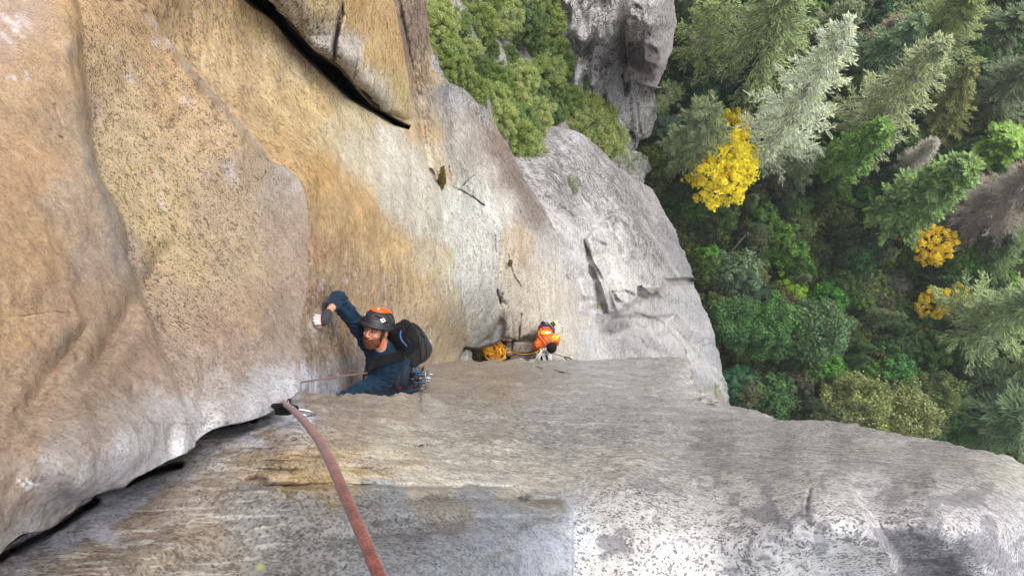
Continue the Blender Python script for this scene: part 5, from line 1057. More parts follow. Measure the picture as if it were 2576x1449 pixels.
metalM = simple_mat('bare_metal', (176, 180, 186), .3, .9, 0, 60, .08); darkmetal = simple_mat('dark_metal', (50, 52, 56), .35, .8, 0, 60, .1); bluemetal = simple_mat('blue_anodised', (20, 110, 170), .3, .7, 0, 60, .08)
blackplastic = simple_mat('black_plastic', (34, 34, 37), .5, 0, .15, 500, .1, nscale=40); orangeshell = simple_mat('orange_shell', (255, 92, 10), .28, 0, 0, 60, .04, coat=.5)
whitemark = simple_mat('white_mark', (226, 226, 226), .5, 0, 0, 80, .03); blackcloth = fabric('black_cloth', (15, 15, 19)); bluecloth = fabric('blue_cloth', (12, 38, 58)); redcloth = fabric('red_cloth', (178, 26, 48)); lycra = fabric('grey_cloth', (60, 76, 100))
skinM = col_mat('skin', .5, .35, .25, 260); ropeR = None
def rope_mat(name, a, b, scale):
    m, N, L, B = material(name); tc = N.new('ShaderNodeTexCoord'); w = N.new('ShaderNodeTexVoronoi'); w.inputs['Scale'].default_value = scale; L.new(tc.outputs['Object'], w.inputs['Vector'])
    f = noisen(N, L, tc.outputs['Object'], scale*.12, 4, .7); c = mixn(N, L, ramp(N, L, f, .35, .65), tuple(lin(a)), tuple(lin(b))); c = mixn(N, L, mathn(N, L, 'MULTIPLY', ramp(N, L, w.outputs['Distance'], .3, .75), .55), c, tuple(lin(a)*.45))
    L.new(c, B.inputs['Base Color']); B.inputs['Roughness'].default_value = .9; B.inputs['Sheen Weight'].default_value = .2
    bu = N.new('ShaderNodeBump'); bu.inputs['Strength'].default_value = .6; bu.inputs['Distance'].default_value = .0008; bu.invert = True; L.new(w.outputs['Distance'], bu.inputs['Height']); L.new(bu.outputs[0], B.inputs['Normal']); return m

# ================================================================ the climber
HH = 5.2
hc, ex, ey, ez = frame_at(946, 832, HH)                     # head centre and view frame (ex right, ey up in the photo, ez towards the camera)
K = HH/F
def W(px, py, dz=0.0): return np.array(hc)+ex*(px-946)*K+ey*(832-py)*K+ez*dz
# head frame: fwd = where the face looks, up = crown, rt = his left
fwd = unit(-0.56*ex-0.24*ey+0.80*ez); up = unit(0.12*ex+0.93*ey+0.30*ez); up = unit(up-fwd*(up @ fwd)); rt = np.cross(up, fwd)
RH = np.stack([rt, up, fwd], 1)                              # columns: local x, y, z
def HL(x, y, z): return np.array(hc)+RH @ np.array([x, y, z])
def local(P): return (P-np.array(hc)) @ RH
climber = empty('person', Vector(W(985, 900, -.1)), 'man in orange-topped black helmet, navy shirt and black pack climbing the corner crack', 'person')
sx = 1.0
hip = W(1026, 972, -.78); hipc = hip; chest = W(972, 915, -.24); neckb = W(962, 888, -.13); belly = W(1005, 945, -.5)
shR = W(920, 845, -.14); elR = W(849, 752, -.02); wrR = W(829, 792, .20)
shL = W(1000, 902, -.20); elL = W(962, 962, -.22); wrL = W(866, 999, -.02); hdL = W(842, 1020, .0)
kneeL = W(1010, 1030, -1.05); kneeR = W(960, 1020, -1.1); ftL = W(1060, 1040, -1.45); ftR = W(1000, 1030, -1.5)
def limb_noise(P, s=1.0): return 0.0045*s*np.sin((P @ np.array([63., 41., 77.]))+2.2*np.sin(P @ np.array([23., -31., 17.])))
def f_body(P):
    d = sd_cap(P, chest, belly, .135, .125); d = smin(d, sd_cap(P, belly, hip, .125, .135), .05)
    d = smin(d, sd_cap(P, shR*.72+chest*.28, shL, .075, .075), .07); d = smin(d, sd_cap(P, neckb, HL(0, -.06, -.03), .058, .056), .03)
    d = smin(d, sd_cap(P, shR, elR, .054, .042), .05); d = smin(d, sd_cap(P, elR, wrR, .042, .027), .02)
    d = smin(d, sd_cap(P, shL, elL, .062, .046), .05); d = smin(d, sd_cap(P, elL, wrL, .046, .03), .02); d = smin(d, sd_cap(P, wrL, hdL, .03, .034), .02)
    for a, k, ft in ((hip+ex*.06, kneeL, ftL), (hip-ex*.07, kneeR, ftR)):
        d = smin(d, sd_cap(P, a, k, .092, .062), .05); d = smin(d, sd_cap(P, k, ft, .06, .04), .02); d = smin(d, sd_cap(P, ft, ft+ez*-.03-ex*.16, .04, .032), .02)
    return d
def f_head(P):
    q = local(P); E = lambda c, r, R=None: sd_ell(q, c, r, R)
    d = E((0, .035, -.018), (.077, .092, .096)); d = smin(d, E((0, -.045, .035), (.058, .066, .056)), .03)
    d = smin(d, E((0, -.088, .062), (.030, .024, .024)), .02)                                             # chin
    for s in (-1, 1):
        d = smin(d, E((s*.036, -.012, .066), (.021, .017, .016)), .015)                                    # cheekbone
        d = smax(d, -E((s*.031, .020, .094), (.017, .0105, .015)), .012)                                   # eye socket
        d = smin(d, E((s*.033, .036, .083), (.022, .006, .010)), .010)                                     # brow
        d = smin(d, E((s*.0305, .0185, .0745), (.0135, .012, .0125)), .002)                                # eyeball and lids
        d = smin(d, E((s*.080, .004, -.006), (.0085, .032, .018)), .006); d = smax(d, -E((s*.089, .006, -.002), (.006, .018, .010)), .004)   # ear
        d = smin(d, E((s*.011, -.018, .098), (.0085, .007, .010)), .006)                                   # nostril wing
    d = smin(d, sd_cap(q, (0, .026, .084), (0, -.010, .108), .0075, .0105), .010)                          # nose
    d = smax(d, -sd_cap(q, (-.024, -.047, .094), (.024, -.047, .094), .0022, .0022), .003)
    d = smin(d, sd_cap(q, (-.016, -.053, .0865), (.016, -.053, .0865), .005, .005), .006)                  # lower lip
    # neck
    nb = local(neckb); return smin(d, sd_cap(q, (0, -.04, -.03), tuple(nb), .054, .060), .025)
def f_hand(P):
    """chalky right hand crimping the edge: four fingers pointing left, thumb below"""
    c = W(822, 804, .20); U = lambda a, b, z: W(a, b, z)
    d = sd_cap(P, wrR, U(824, 803, .21), .026, .024); d = smin(d, sd_ell(P, U(818, 807, .215), (.032, .036, .026), np.stack([ex, ey, ez], 1)), .02)
    fing = [((813, 797), (802, 795), (792, 799), .0095), ((812, 803), (800, 801.5), (789, 805), .0100), ((812, 809), (800, 808.5), (789, 811.5), .0098), ((814, 815), (803, 815.5), (793, 818), .0088)]
    for i, (a, b, e, r) in enumerate(fing):
        lift = (.232, .250, .205)
        d = smin(d, np.minimum(sd_cap(P, U(*a, lift[0]), U(*b, lift[1]), r*1.08, r), sd_cap(P, U(*b, lift[1]), U(*e, lift[2]-.02), r, r*.82)), .004)
    th = np.minimum(sd_cap(P, U(822, 815, .205), U(812, 822, .205), .012, .0105), sd_cap(P, U(812, 822, .205), U(801, 822, .19), .0105, .009)); return smin(d, th, .006)
def f_skin(P):
    return np.minimum(np.minimum(smin(f_body(P)+.006, f_hand(P), .008), f_head(P)), 9)
skin_c = lin((206, 150, 122)); hairc = lin((120, 62, 32))
def skin_col(v):
    q = local(v); C = np.zeros((len(v), 3))+skin_c
    n_ = fbm(q*60, 3, 5)[:, None]; C = C*(1+.08*n_)
    inh = (np.linalg.norm(q, axis=1) < .17)
    red = np.exp(-(np.linalg.norm((q-np.array([0, -.012, .105])), axis=1)/.02)**2)
    for s in (-1, 1): red = np.maximum(red, .6*np.exp(-(np.linalg.norm((q-np.array([s*.04, -.015, .08]))*np.array([1, 1.2, 1]), axis=1)/.024)**2)); red = np.maximum(red, .8*np.exp(-(np.linalg.norm((q-np.array([s*.085, .004, -.004])), axis=1)/.03)**2))
    m = (red*inh)[:, None]*.5; C = C*(1-m)+lin((196, 110, 92))*m
    # eyes: whites, iris and dark lashes; brows; lips
    for s in (-1, 1):
        e = q-np.array([s*.0305, .0180, .087]); inner = np.hypot(e[:, 0]/.0115, e[:, 1]/.0048) < 1; C[inner & inh & (q[:, 2] > .05)] = lin((196, 186, 178))
        ir = np.hypot(e[:, 0]+.002*s+.001, e[:, 1])/.0052 < 1; C[ir & inh & (q[:, 2] > .05)] = lin((42, 40, 44))
        lid = (np.abs(np.hypot(e[:, 0]/.0125, (e[:, 1])/.006)-1.05) < .22) & (e[:, 1] > -.002) & inh & (q[:, 2] > .05); C[lid] = lin((96, 56, 44))
        bw = (np.abs(e[:, 0]) < .019) & (np.abs(e[:, 1]-.0165+.06*np.abs(e[:, 0])) < .0042) & inh & (q[:, 2] > .05); C[bw] = lin((128, 76, 48))
    lp = (np.abs(q[:, 0]) < .021) & (np.abs(q[:, 1]+.050) < .0055) & (q[:, 2] > .07); C[lp] = lin((176, 96, 84))
    # chalked hand
    hd = np.exp(-(np.linalg.norm(v-W(802, 808, .22), axis=1)/.060)**2)[:, None]*.85; C = C*(1-hd)+lin((232, 220, 224))*hd
    mk = ((fbm(v*45, 2, 8) > .42) & (np.linalg.norm(v-wrR, axis=1) < .13)); C[mk] = C[mk]*.7
    return C
pts_ = np.array([hip, chest, shR, elR, wrR, shL, elL, hdL, kneeL, kneeR, ftL, ftR, W(785, 800, .2), HL(0, .14, 0)]); lo = pts_.min(0)-.22; hi = pts_.max(0)+.2
hb0 = np.array(hc)-.14; hb1 = np.array(hc)+.14; hn = W(806, 808, .22)
sdf_obj('body', f_skin, lo, hi, .011, skinM, climber, skin_col, fine=[(hb0, hb1, .0024), (hn-.065, hn+.065, .0028)])
# ---- beard and hair
def f_beard(P):
    q = local(P); d = sd_ell(q, (0, -.060, .040), (.066, .062, .064)); d = smin(d, sd_ell(q, (0, -.098, .058), (.040, .034, .036)), .03)
    for s in (-1, 1): d = smin(d, sd_cap(q, (s*.066, -.052, .03), (s*.074, .030, .012), .016, .010), .02)
    d = smin(d, sd_cap(q, (-.026, -.036, .094), (.026, -.036, .094), .008, .008), .008)
    keep = np.maximum(q[:, 1]+.028-.9*np.abs(q[:, 0])*(np.abs(q[:, 0]) < .2)+.010 if q.ndim == 2 else 0, -9) if False else None
    mouth = sd_ell(q, (0, -.049, .098), (.021, .0065, .03)); d = smax(d, -mouth, .004)
    cheek = sd_ell(q, (0, .012, .075), (.058, .052, .07)); d = smax(d, -cheek, .010)
    d = smax(d, f_head(P)-.0085, .004)
    return d+.0022*np.sin(q[..., 0]*420+3*np.sin(q[..., 1]*160))*np.sin(q[..., 1]*260+2*np.sin(q[..., 2]*200))
def hair_col(v):
    q = local(v); C = np.zeros((len(v), 3))+lin((98, 60, 42)); n_ = fbm(q*np.array([140, 50, 140]), 3, 15); C = C*(1+.6*n_)[:, None]
    m = smooth(-.08, -.11, q[:, 1])[:, None]*.35; return C*(1-m)+lin((122, 88, 62))*m
hairM = col_mat('hair', .8, .2, .8, 420)
sdf_obj('beard', f_beard, hb0, hb1, .0026, hairM, climber, hair_col)
def f_hair(P):
    q = local(P); d = sd_ell(q, (0, .035, -.024), (.0815, .096, .098)); d = smax(d, -(.078-np.abs(q[..., 0]))*((q[..., 2] > .02)*1.0)-(1-(q[..., 2] > .02))*.01, .002)
    d = smax(d, .015-q[..., 1]-.9*np.clip(-q[..., 2]-.01, 0, .06), .004); return smax(d, q[..., 2]-.040, .004)
sdf_obj('hair', f_hair, hb0, hb1, .0032, hairM, climber, hair_col)
# ---- shirt, trousers
def wr(P, a=1.0): return a*(.0035*np.sin(P @ np.array([70., 50., -40.])+2.5*np.sin(P @ np.array([22., -35., 18.])))+.0025*np.sin(P @ np.array([-40., 120., 60.])+2*np.sin(P @ np.array([50., 20., -30.]))))
cuffR = W(838, 769, .07)
def f_shirt(P):
    d = sd_cap(P, chest, belly, .143, .134); d = smin(d, sd_cap(P, belly, hip+ez*.06, .130, .122), .05)
    d = smin(d, sd_cap(P, shR*.72+chest*.28, shL, .083, .086), .07)
    d = smin(d, sd_cap(P, shR, elR, .066, .056), .05); d = smin(d, sd_cap(P, elR, cuffR, .054, .044), .025)
    d = smin(d, sd_cap(P, shL, elL, .080, .066), .06); d = smin(d, sd_cap(P, elL, wrL, .066, .040), .03)
    # bunched sleeve folds
    for a, b, r in ((shR, elR, .066), (elL, shL, .078), (elL, wrL, .056)):
        ba = b-a; t = ((P-a) @ ba)/(ba @ ba); dn = np.linalg.norm(P-a-np.clip(t, 0, 1)[..., None]*ba, axis=-1)
        d = d-.0045*np.sin(t*26+5*np.sin(P @ np.array([18., 30., 22.])))*np.exp(-((dn-r)/.03)**2)*(t > -.1)*(t < 1.1)
    d = d+wr(P, .8)
    nk = neckb+ez*.07+(HL(0, 0, 0)-neckb)*.30; d = smin(d, sd_cap(P, neckb, neckb+(HL(0, -.06, -.03)-neckb)*.45, .078, .066), .03); d = smax(d, -sd_cap(P, nk, nk+(HL(0, 0, 0)-nk)*.9, .056, .072), .006)
    return smax(d, ((P-(hip+ez*.10)) @ (hip-chest)/np.linalg.norm(hip-chest)), .01)
sdf_obj('shirt', f_shirt, lo, hi, .007, bluecloth, climber)
def f_trousers(P):
    d = sd_cap(P, hip+ez*.14, hip-ez*.02, .128, .130)
    for a, k, ft in ((hip+ex*.06, kneeL, ftL), (hip-ex*.07, kneeR, ftR)):
        d = smin(d, sd_cap(P, a, k, .102, .076), .05); d = smin(d, sd_cap(P, k, ft+ez*.05, .074, .055), .02)
    return d+wr(P)
sdf_obj('trousers', f_trousers, lo, hi, .010, lycra, climber)
for nm, ft in (('shoe', ftL), ('shoe', ftR)):
    sdf_obj(nm, lambda P, ft=ft: smin(sd_cap(P, ft, ft-ex*.17-ez*.02, .048, .036), sd_cap(P, ft, ft+ez*.05, .048, .048), .02), ft-.3, ft+.2, .008, blackplastic, climber)
# ---- crack glove
def f_glove(P):
    a = wrR-(W(824, 803, .21)-wrR)*.25; d = sd_cap(P, a, U_(824, 803, .212), .030, .033); d = smin(d, sd_ell(P, U_(820, 807, .222), (.034, .040, .030), np.stack([ex, ey, ez], 1)), .02)
    return smax(d, ((P-U_(815.5, 806, .2)) @ (-unit(ex+ey*.1))), .004)
U_ = W
sdf_obj('glove', f_glove, hn-.12, hn+.14, .004, fabric('glove_cloth', (52, 54, 62)), climber)
# ---- helmet
def f_hel_out(P):
    q = local(P); d = sd_ell(q, (0, .048, -.014), (.110, .112, .134))
    cut = .040+.26*(q[..., 2]-.05)-q[..., 1]+.9*np.clip(-q[..., 2]-.02, 0, .05)*0
    fl = sd_ell(q, (0, .044, -.008), (.117, .10, .144)); fl = smax(fl, np.abs(q[..., 1]-(.050+.26*(q[..., 2]-.05)))-.010, .006)
    return smax(smin(d, fl, .012), cut, .005)
def hit(f, px, py, z0=.35):
    p = W(px, py, z0); o = np.array([0, 0, CAMZ]); dr = unit(p-o)
    best = (9, p)
    for _ in range(140):
        d = float(f(p[None])[0]); best = min(best, (abs(d), p), key=lambda q: q[0]); p = p+dr*max(d*.7, .0004)
        if d < .0006 or p[2] < o[2]-7: break
    return best[1]
slots = [((942, 799), (961, 806), .0135), ((966, 812), (975, 816), .011), ((978, 796), (985, 811), .0095), ((985, 790), (991, 803), .0075), ((990, 782), (994, 790), .007), ((919, 792), (923, 797), .008)]
slot3 = [(hit(f_hel_out, *a), hit(f_hel_out, *b), r) for a, b, r in slots]
def f_helmet(P):
    d = f_hel_out(P); q = local(P); d = smax(d, -sd_ell(q, (0, .030, -.016), (.094, .104, .116)), .003)
    for a, b, r in slot3: d = smax(d, -sd_cap(P, a, b, r, r*.8), .003)
    return d
helmet = sdf_obj('helmet', f_helmet, hb0-.06, hb1+.06, .0032, blackplastic, climber)
def f_cap(P):
    q = local(P); d = sd_ell(q, (0, .048, -.014), (.1130, .1150, .137)); a = (np.hypot((q[..., 0]+.004)/.066, (q[..., 2]+.046)/.088)-1)*.07
    return smax(smax(d, a, .004), .085-q[..., 1], .004)
sdf_obj('helmet_cap', f_cap, hb0-.05, hb1+.05, .003, orangeshell, helmet, None)
def patch(name, pts, f, mat, par, off=.0012):
    P = np.array([hit(f, *p) for p in pts]); c = P.mean(0); nn = unit(np.array([0, 0, CAMZ])-c); o = P+nn*off; b = P-nn*.002; n = len(P)
    return mesh_obj(name, np.concatenate([o, b]), [tuple(range(n))]+[(i, i+n, (i+1) % n+n, (i+1) % n) for i in range(n)]+[tuple(range(2*n-1, n-1, -1))], mat, par, smooth_=False)
patch('logo', [(955, 805), (964, 802), (969, 809), (960, 813)], f_hel_out, whitemark, helmet); patch('logo', [(960, 806.5), (964, 805.2), (966, 808), (961.5, 809.5)], f_hel_out, blackplastic, helmet, .002)
patch('logo', [(917, 794), (923, 785), (921, 795), (918, 798)], f_hel_out, whitemark, helmet)
patch('logo', [(949, 779), (953, 778), (953, 782), (949, 783)], f_cap, whitemark, helmet)
# chin strap and orange buckle
tube_obj('chin_strap', spline([HL(.080, .03, .045), HL(.076, -.01, .045), HL(.066, -.06, .035), HL(.05, -.10, .035)], 20), .0042, blackplastic, climber, 6)
bk = hit(f_head, 958, 862); 
bp_ = [bk+ex*x*K+ey*y*K+ez*(.012+z*.004) for x, y, z in [(-5, -6, 0), (-2, -3, 1), (-4, 0, 2), (0, 2, 1), (3, 5, 2), (5, 2, 0), (2, -1, 1), (4, -4, 2), (-1, -6, 1), (-4, -3, 2), (1, 0, 3), (3, 3, 1)]]
tube_obj('strap_buckle', spline(bp_, 60), .0055, orangeshell, climber, 6)
# ---- backpack (worn: a thing of its own)
pk = empty('backpack', Vector(W(1036, 868, -.30)), 'black climbing backpack on the back of the man in navy', 'backpack')
a_long = unit(hip-chest); a_out = unit(ex*.86+ey*.5); a_out = unit(a_out-a_long*(a_out @ a_long)); a_wide = np.cross(a_long, a_out); RP = np.stack([a_out, a_wide, a_long], 1); pc = W(1034, 868, -.30)
def f_pack(P):
    q = (P-pc) @ RP; tap = 1+.18*np.clip(q[..., 2]/.2, -1, 1)*-1*0
    d = sd_box(P, pc, (.105, .130, .215), RP, .065); d = smin(d, sd_box(P, pc+a_out*.06+a_long*.04, (.075, .095, .15), RP, .05), .03)
    return d+.003*np.sin(q[..., 1]*60)*np.exp(-((q[..., 0]-.1)/.06)**2)+wr(P, .35)
sdf_obj('pack_body', f_pack, pc-.36, pc+.36, .008, blackcloth, pk)
def ribbon(name, P, wv, w, t, mat, par):
    P = np.asarray(P, float); T_ = unit(np.gradient(P, axis=0)); Wd = unit(np.broadcast_to(wv, P.shape)-T_*(np.broadcast_to(wv, P.shape)*T_).sum(-1, keepdims=True)); Nn = np.cross(T_, Wd)
    ring = np.stack([P+Wd*w/2+Nn*t/2, P-Wd*w/2+Nn*t/2, P-Wd*w/2-Nn*t/2, P+Wd*w/2-Nn*t/2], 1); n = len(P); i = np.arange(n*4).reshape(n, 4); j = np.roll(i, -1, 1)
    fc = np.stack([i[:-1], j[:-1], j[1:], i[1:]], -1).reshape(-1, 4).tolist()+[[3, 2, 1, 0], [n*4-4, n*4-3, n*4-2, n*4-1]]; return mesh_obj(name, ring.reshape(-1, 3), fc, mat, par, smooth_=False)
def on_shirt(px, py, o=.006): p = hit(f_shirt, px, py); return p+unit(np.array([0, 0, CAMZ])-p)*o
ribbon('shoulder_strap', spline([pc+a_out*-.04+ez*.20-ex*.02, on_shirt(1012, 888, .02), on_shirt(998, 892, .018), on_shirt(980, 896, .018), on_shirt(962, 901, .018), on_shirt(944, 909, .018), on_shirt(928, 924, .018), on_shirt(918, 940, .012)], 40), ey*1.0+ex*.3, .070, .012, blackcloth, pk)
ribbon('shoulder_strap', spline([W(1002, 822, .02), W(1010, 838, .0), W(1015, 856, -.01), W(1026, 872, -.03)], 24), ex, .055, .014, blackcloth, pk)
tube_obj('piping', spline([W(1009, 831, .035), W(1006.5, 842, .035), W(1010, 855, .03), W(1017, 864, .02), W(1024, 872, .0)], 30), .0045, simple_mat('blue_piping', (74, 112, 176), .6), pk, 6)
tube_obj('haul_loop', spline([W(1028, 822, -.06), W(1034, 815, -.04), W(1041, 813, -.04), W(1046, 818, -.05), W(1048, 824, -.08)], 20), .006, blackcloth, pk, 6)
for a, b in (((1048, 832), (1054, 905)), ((1062, 842), (1068, 893))):
    q_ = [hit(f_pack, a[0]+(b[0]-a[0])*t, a[1]+(b[1]-a[1])*t)+ez*.002 for t in np.linspace(0, 1, 12)]; tube_obj('zip', q_, .0035, simple_mat('zip_dark', (52, 52, 60), .4), pk, 5)
patch('logo', [(1072, 851), (1075, 852), (1078, 862), (1076, 862)], f_pack, simple_mat('grey_mark', (150, 160, 176), .5), pk, .003)
# ---- harness
hz = hip+ez*.08; hax = unit(hip-chest); hx_ = unit(ex-hax*(ex @ hax)); hy_ = np.cross(hax, hx_)
hn_ = empty('harness', Vector(hip), 'climbing harness with pale waistbelt around the hips of the man in navy', 'harness')
ribbon('waist_belt', sweep_ring(hz, hx_, hy_, .134, .134, 40), hax, .045, .010, simple_mat('slate_webbing', (74, 84, 110), .7), hn_)
tube_obj('gear_loop', spline([W(1052, 940, -.52), W(1066, 925, -.50), W(1072, 915, -.55)], 16), .007, simple_mat('white_webbing', (222, 222, 226), .6), hn_, 6)
tube_obj('gear_loop', spline([W(1008, 990, -.42), W(1022, 975, -.40), W(1034, 960, -.42), W(1044, 955, -.46)], 20), .012, redcloth, hn_, 6)
for i in range(3): tube_obj('gear_loop', spline([W(1030+3*i, 958-5*i, -.42), W(1046, 946-5*i, -.40), W(1064, 938-4*i, -.46)], 16), .0045, metalM, hn_, 6)
# ---- rack: cams and carabiners hanging from the harness
def carabiner(name, c, u, v, L=.10, w=.055, r=.0052, mat=metalM, label=None, gate=metalM, parent=None):
    t = np.linspace(0, 2*np.pi, 25); P = np.array([c+u*L/2*np.cos(a)+v*w/2*np.sin(a)*(1+.25*np.cos(a)) for a in t[:-4]]); root = None
    root = empty(name, Vector(c), label, 'carabiner') if parent is None else parent
    tube_obj('carabiner_body', P, r, mat, root, 7); tube_obj('gate', np.array([P[-1], P[0]]), r*.75, gate, root, 6); return root
def cam_unit(c, u, v, w_, L, label, stemc):
    root = empty('camming_device', Vector(c), label, 'climbing cam')
    tube_obj('stem', np.array([c-u*L, c]), .0045, stemc, root, 6); tube_obj('axle', np.array([c-v*.042, c+v*.042]), .006, metalM, root, 8); tube_obj('trigger', np.array([c-u*L*.45-v*.03, c-u*L*.45+v*.03]), .0055, darkmetal, root, 6)
    for k in (-.032, -.013, .013, .032):
        th = np.linspace(-.3, 1.35, 9)*(1 if k > 0 else -1); r_ = .022+.011*np.abs(th); arc = [c+v*k+u*.008+(u*np.cos(a)+w_*np.sin(a))*q for a, q in zip(th, r_)]
        P = np.array([c+v*k]+arc); Q = np.concatenate([P-v*.006, P+v*.006]); n = len(P)
        mesh_obj('lobe', Q, [tuple(range(n)), tuple(range(2*n-1, n-1, -1))]+[(i, (i+1) % n, (i+1) % n+n, i+n) for i in range(n)], metalM, root, smooth_=False)
    for s in (-1, 1): tube_obj('trigger_wire', np.array([c-u*L*.45+v*.026*s, c+v*.02*s+w_*.012]), .0015, darkmetal, root, 4)
    return root
cam_unit(W(1078, 954, -.28), unit(ex*.9-ez*.25), ey, unit(ez), .12, 'silver cam, upper of the two on the hip of the man in navy', darkmetal)
cam_unit(W(1080, 974, -.30), unit(ex*.95-ez*.2), unit(ey+ez*.2), unit(ez), .12, 'silver cam, lower of the two on the hip of the man in navy', darkmetal)
cam_unit(W(1056, 962, -.38), unit(ex*.3-ey*.6-ez*.5), unit(ex), unit(ez), .07, 'small dark cam tucked close to the harness of the man in navy', darkmetal)
carabiner('carabiner', W(1052, 947, -.40), unit(ex+ey*.25), unit(ez), .10, .055, .006, bluemetal, 'blue carabiner at the top of the gear on the hip', metalM)
carabiner('carabiner', W(1048, 958, -.37), unit(ex*.7-ey*.7), unit(ez+ex*.5), .09, .05, .006, darkmetal, 'black carabiner in the middle of the gear on the hip', darkmetal)
carabiner('carabiner', W(1092, 957, -.40), unit(ex), unit(ez*.5+ey), .06, .034, .005, metalM, 'bright carabiner at the far end of the upper cam on the hip', metalM)
tube_obj('prusik_cord', spline([W(1040, 981, -.42), W(1048, 975, -.40), W(1052, 984, -.40), W(1044, 988, -.42), W(1056, 982, -.43), W(1061, 988, -.45), W(1050, 990, -.45)], 40), .006, fabric('maroon_cord', (84, 40, 40)), None, 6)
tag(bpy.context.scene.objects['prusik_cord'], 'small maroon cord bundle below the gear on the hip', 'cord')

# ================================================================ ropes
ropeM = rope_mat('brick_rope', (100, 48, 38), (136, 70, 56), 420); yropeM = rope_mat('yellow_rope', (248, 160, 16), (255, 206, 50), 60)
def PT(L): return np.array([pt(a, b, h) for a, b, h in L])
rp = spline(PT([(990, 1560, .52), (962, 1470, .545), (936, 1405, .565), (905, 1330, .60), (878, 1268, .635), (852, 1208, .68), (826, 1150, .75), (796, 1098, .86), (764, 1058, 1.0), (740, 1034, 1.14), (726, 1023, 1.27), (717, 1017, 1.36), (712, 1012, 1.50), (716, 995, 2.1), (735, 972, 2.9), (757, 962, 3.55), (800, 955, 4.0), (850, 948, 4.5), (905, 940, 5.12), (930, 939, 5.42), (960, 945, 5.6), (1000, 962, 5.9)]), 330)
climbing_rope = tube_obj('climbing_rope', rp, .0051, ropeM, None, 12); tag(climbing_rope, 'long brick red rope from the bottom edge through the clip to the man in navy', 'rope')
tag(tube_obj('rope_tail', spline(PT([(874, 931, 5.1), (890, 934, 5.2), (905, 937, 5.3), (928, 941, 5.5)]), 20), .0048, ropeM, None, 10), 'short thin red rope strand just above the long rope by the elbow', 'rope')
# the cam and carabiners holding the rope at the corner
qd = empty('placed_cam', Vector(V(712, 1022, 1.36)), 'black cam and sling holding the rope at the corner crack', 'climbing cam')
c0, qx, qy, qz = frame_at(712, 1022, 1.34); kq = 1.34/F
Q = lambda px, py, dz=0: c0+qx*(px-712)*kq+qy*(1022-py)*kq+qz*dz
tube_obj('stem', np.array([Q(728, 1006), Q(729, 1026)]), .0028, darkmetal, qd, 8); tube_obj('stem', np.array([Q(724.5, 1006), Q(725.5, 1026)]), .0018, metalM, qd, 8); tube_obj('axle', np.array([Q(722, 1005.5), Q(731, 1005.5)]), .0022, darkmetal, qd, 6)
ribbon('sling', spline([Q(697, 1030, -.02), Q(708, 1033, -.012), Q(722, 1034, -.01), Q(738, 1033, -.02)], 16), qz*.5+qy, .012, .004, blackcloth, qd)
ribbon('sling', spline([Q(694, 1036, -.03), Q(712, 1038, -.02), Q(730, 1037, -.02)], 14), qz*.5+qy, .009, .004, blackcloth, qd)
tube_obj('tape', spline([Q(733, 1024, -.005), Q(738, 1028, -.005), Q(742, 1027, -.008)], 10), .003, simple_mat('yellow_tape', (214, 200, 40), .5), qd, 6)
tube_obj('keeper', np.array([Q(740, 1033, -.01), Q(749, 1034, -.012)]), .0062, simple_mat('cream_rubber', (208, 200, 186), .6), qd, 10)
carabiner('c', Q(757, 1037, -.02), unit(qx*.97-qy*.16), unit(qy*.35+qz), .052, .026, .0030, metalM, None, metalM, parent=qd)
carabiner('c', Q(716, 1024, -.004), unit(qx+qz*.5-qy*.1), unit(qy*.25+qz), .046, .026, .0042, darkmetal, None, darkmetal, parent=qd)
# ================================================================ the belay ledge
K2 = 15.0/F
c2, bx_, by_, bz_ = frame_at(1372, 850, 14.6)
def W2(px, py, dz=0.0): return c2+bx_*(px-1372)*K2+by_*(850-py)*K2+bz_*dz
rock_ledge = rock_mat('rock_ledge', 30, .5, .01, big=.1)
def block(name, poly, h0, thick, seed, colr, label, cat='rock', group=None, jit=.02):
    """stone with the plan outline poly (survey px) at depth h0"""
    n = len(poly); m = 8; R_ = []
    P = []
    for i in range(n):
        a, b = np.array(poly[i], float), np.array(poly[(i+1) % n], float)
        for k in range(m): P.append(a+(b-a)*k/m)
    P = np.array(P); c = P.mean(0); N_ = len(P); rings = []
    for (f, dh) in ((.0, .0), (.5, .0), (.90, .0), (1.0, .03), (1.02, thick*.5), (1.0, thick)):
        q = c+(P-c)*f; w = pt(q[:, 0], q[:, 1], h0); w[:, 2] -= dh; rings.append(w)
    Vv = np.concatenate(rings); nn = fbm(Vv*2.2+seed, 4, seed); Vv = Vv+np.stack([nn, fbm(Vv*2.2+seed+9, 4, seed+1), fbm(Vv*1.7+seed+20, 4, seed+2)*.8], -1)*jit*3
    fc = grid_faces(len(rings), N_+0); i = np.arange(len(rings)*N_).reshape(-1, N_); j = np.roll(i, -1, 1); fc = np.stack([i[:-1], i[1:], j[1:], j[:-1]], -1).reshape(-1, 4)
    C = np.zeros((len(Vv), 3))+lin(colr)*ROCK_K; C = C*(1+.25*fbm(Vv*3+seed, 4, seed))[:, None]; S = np.zeros((len(Vv), 4))+np.array([.5, .2, .2, 1])
    return tag(mesh_obj(name, Vv, fc, rock_ledge, attrs={'Col': C, 'Spk': S}), label, cat, group)
block('ledge_stone', [(1292, 860), (1338, 862), (1346, 872), (1344, 886), (1318, 889), (1288, 885)], 14.9, .5, 1, (150, 134, 124), 'flat brown-grey stone slab between the rope pile and the man in orange', 'stone')
block('ledge_stone', [(1276, 856), (1291, 858), (1288, 892), (1274, 892)], 14.95, .5, 2, (140, 124, 112), 'narrow upright brown stone right beside the rope pile', 'stone')
block('ledge_stone', [(1282, 891), (1344, 889), (1350, 915), (1276, 915)], 15.0, .5, 3, (132, 118, 108), 'dark stone slab at the rim of the ledge under the thin rope', 'stone')
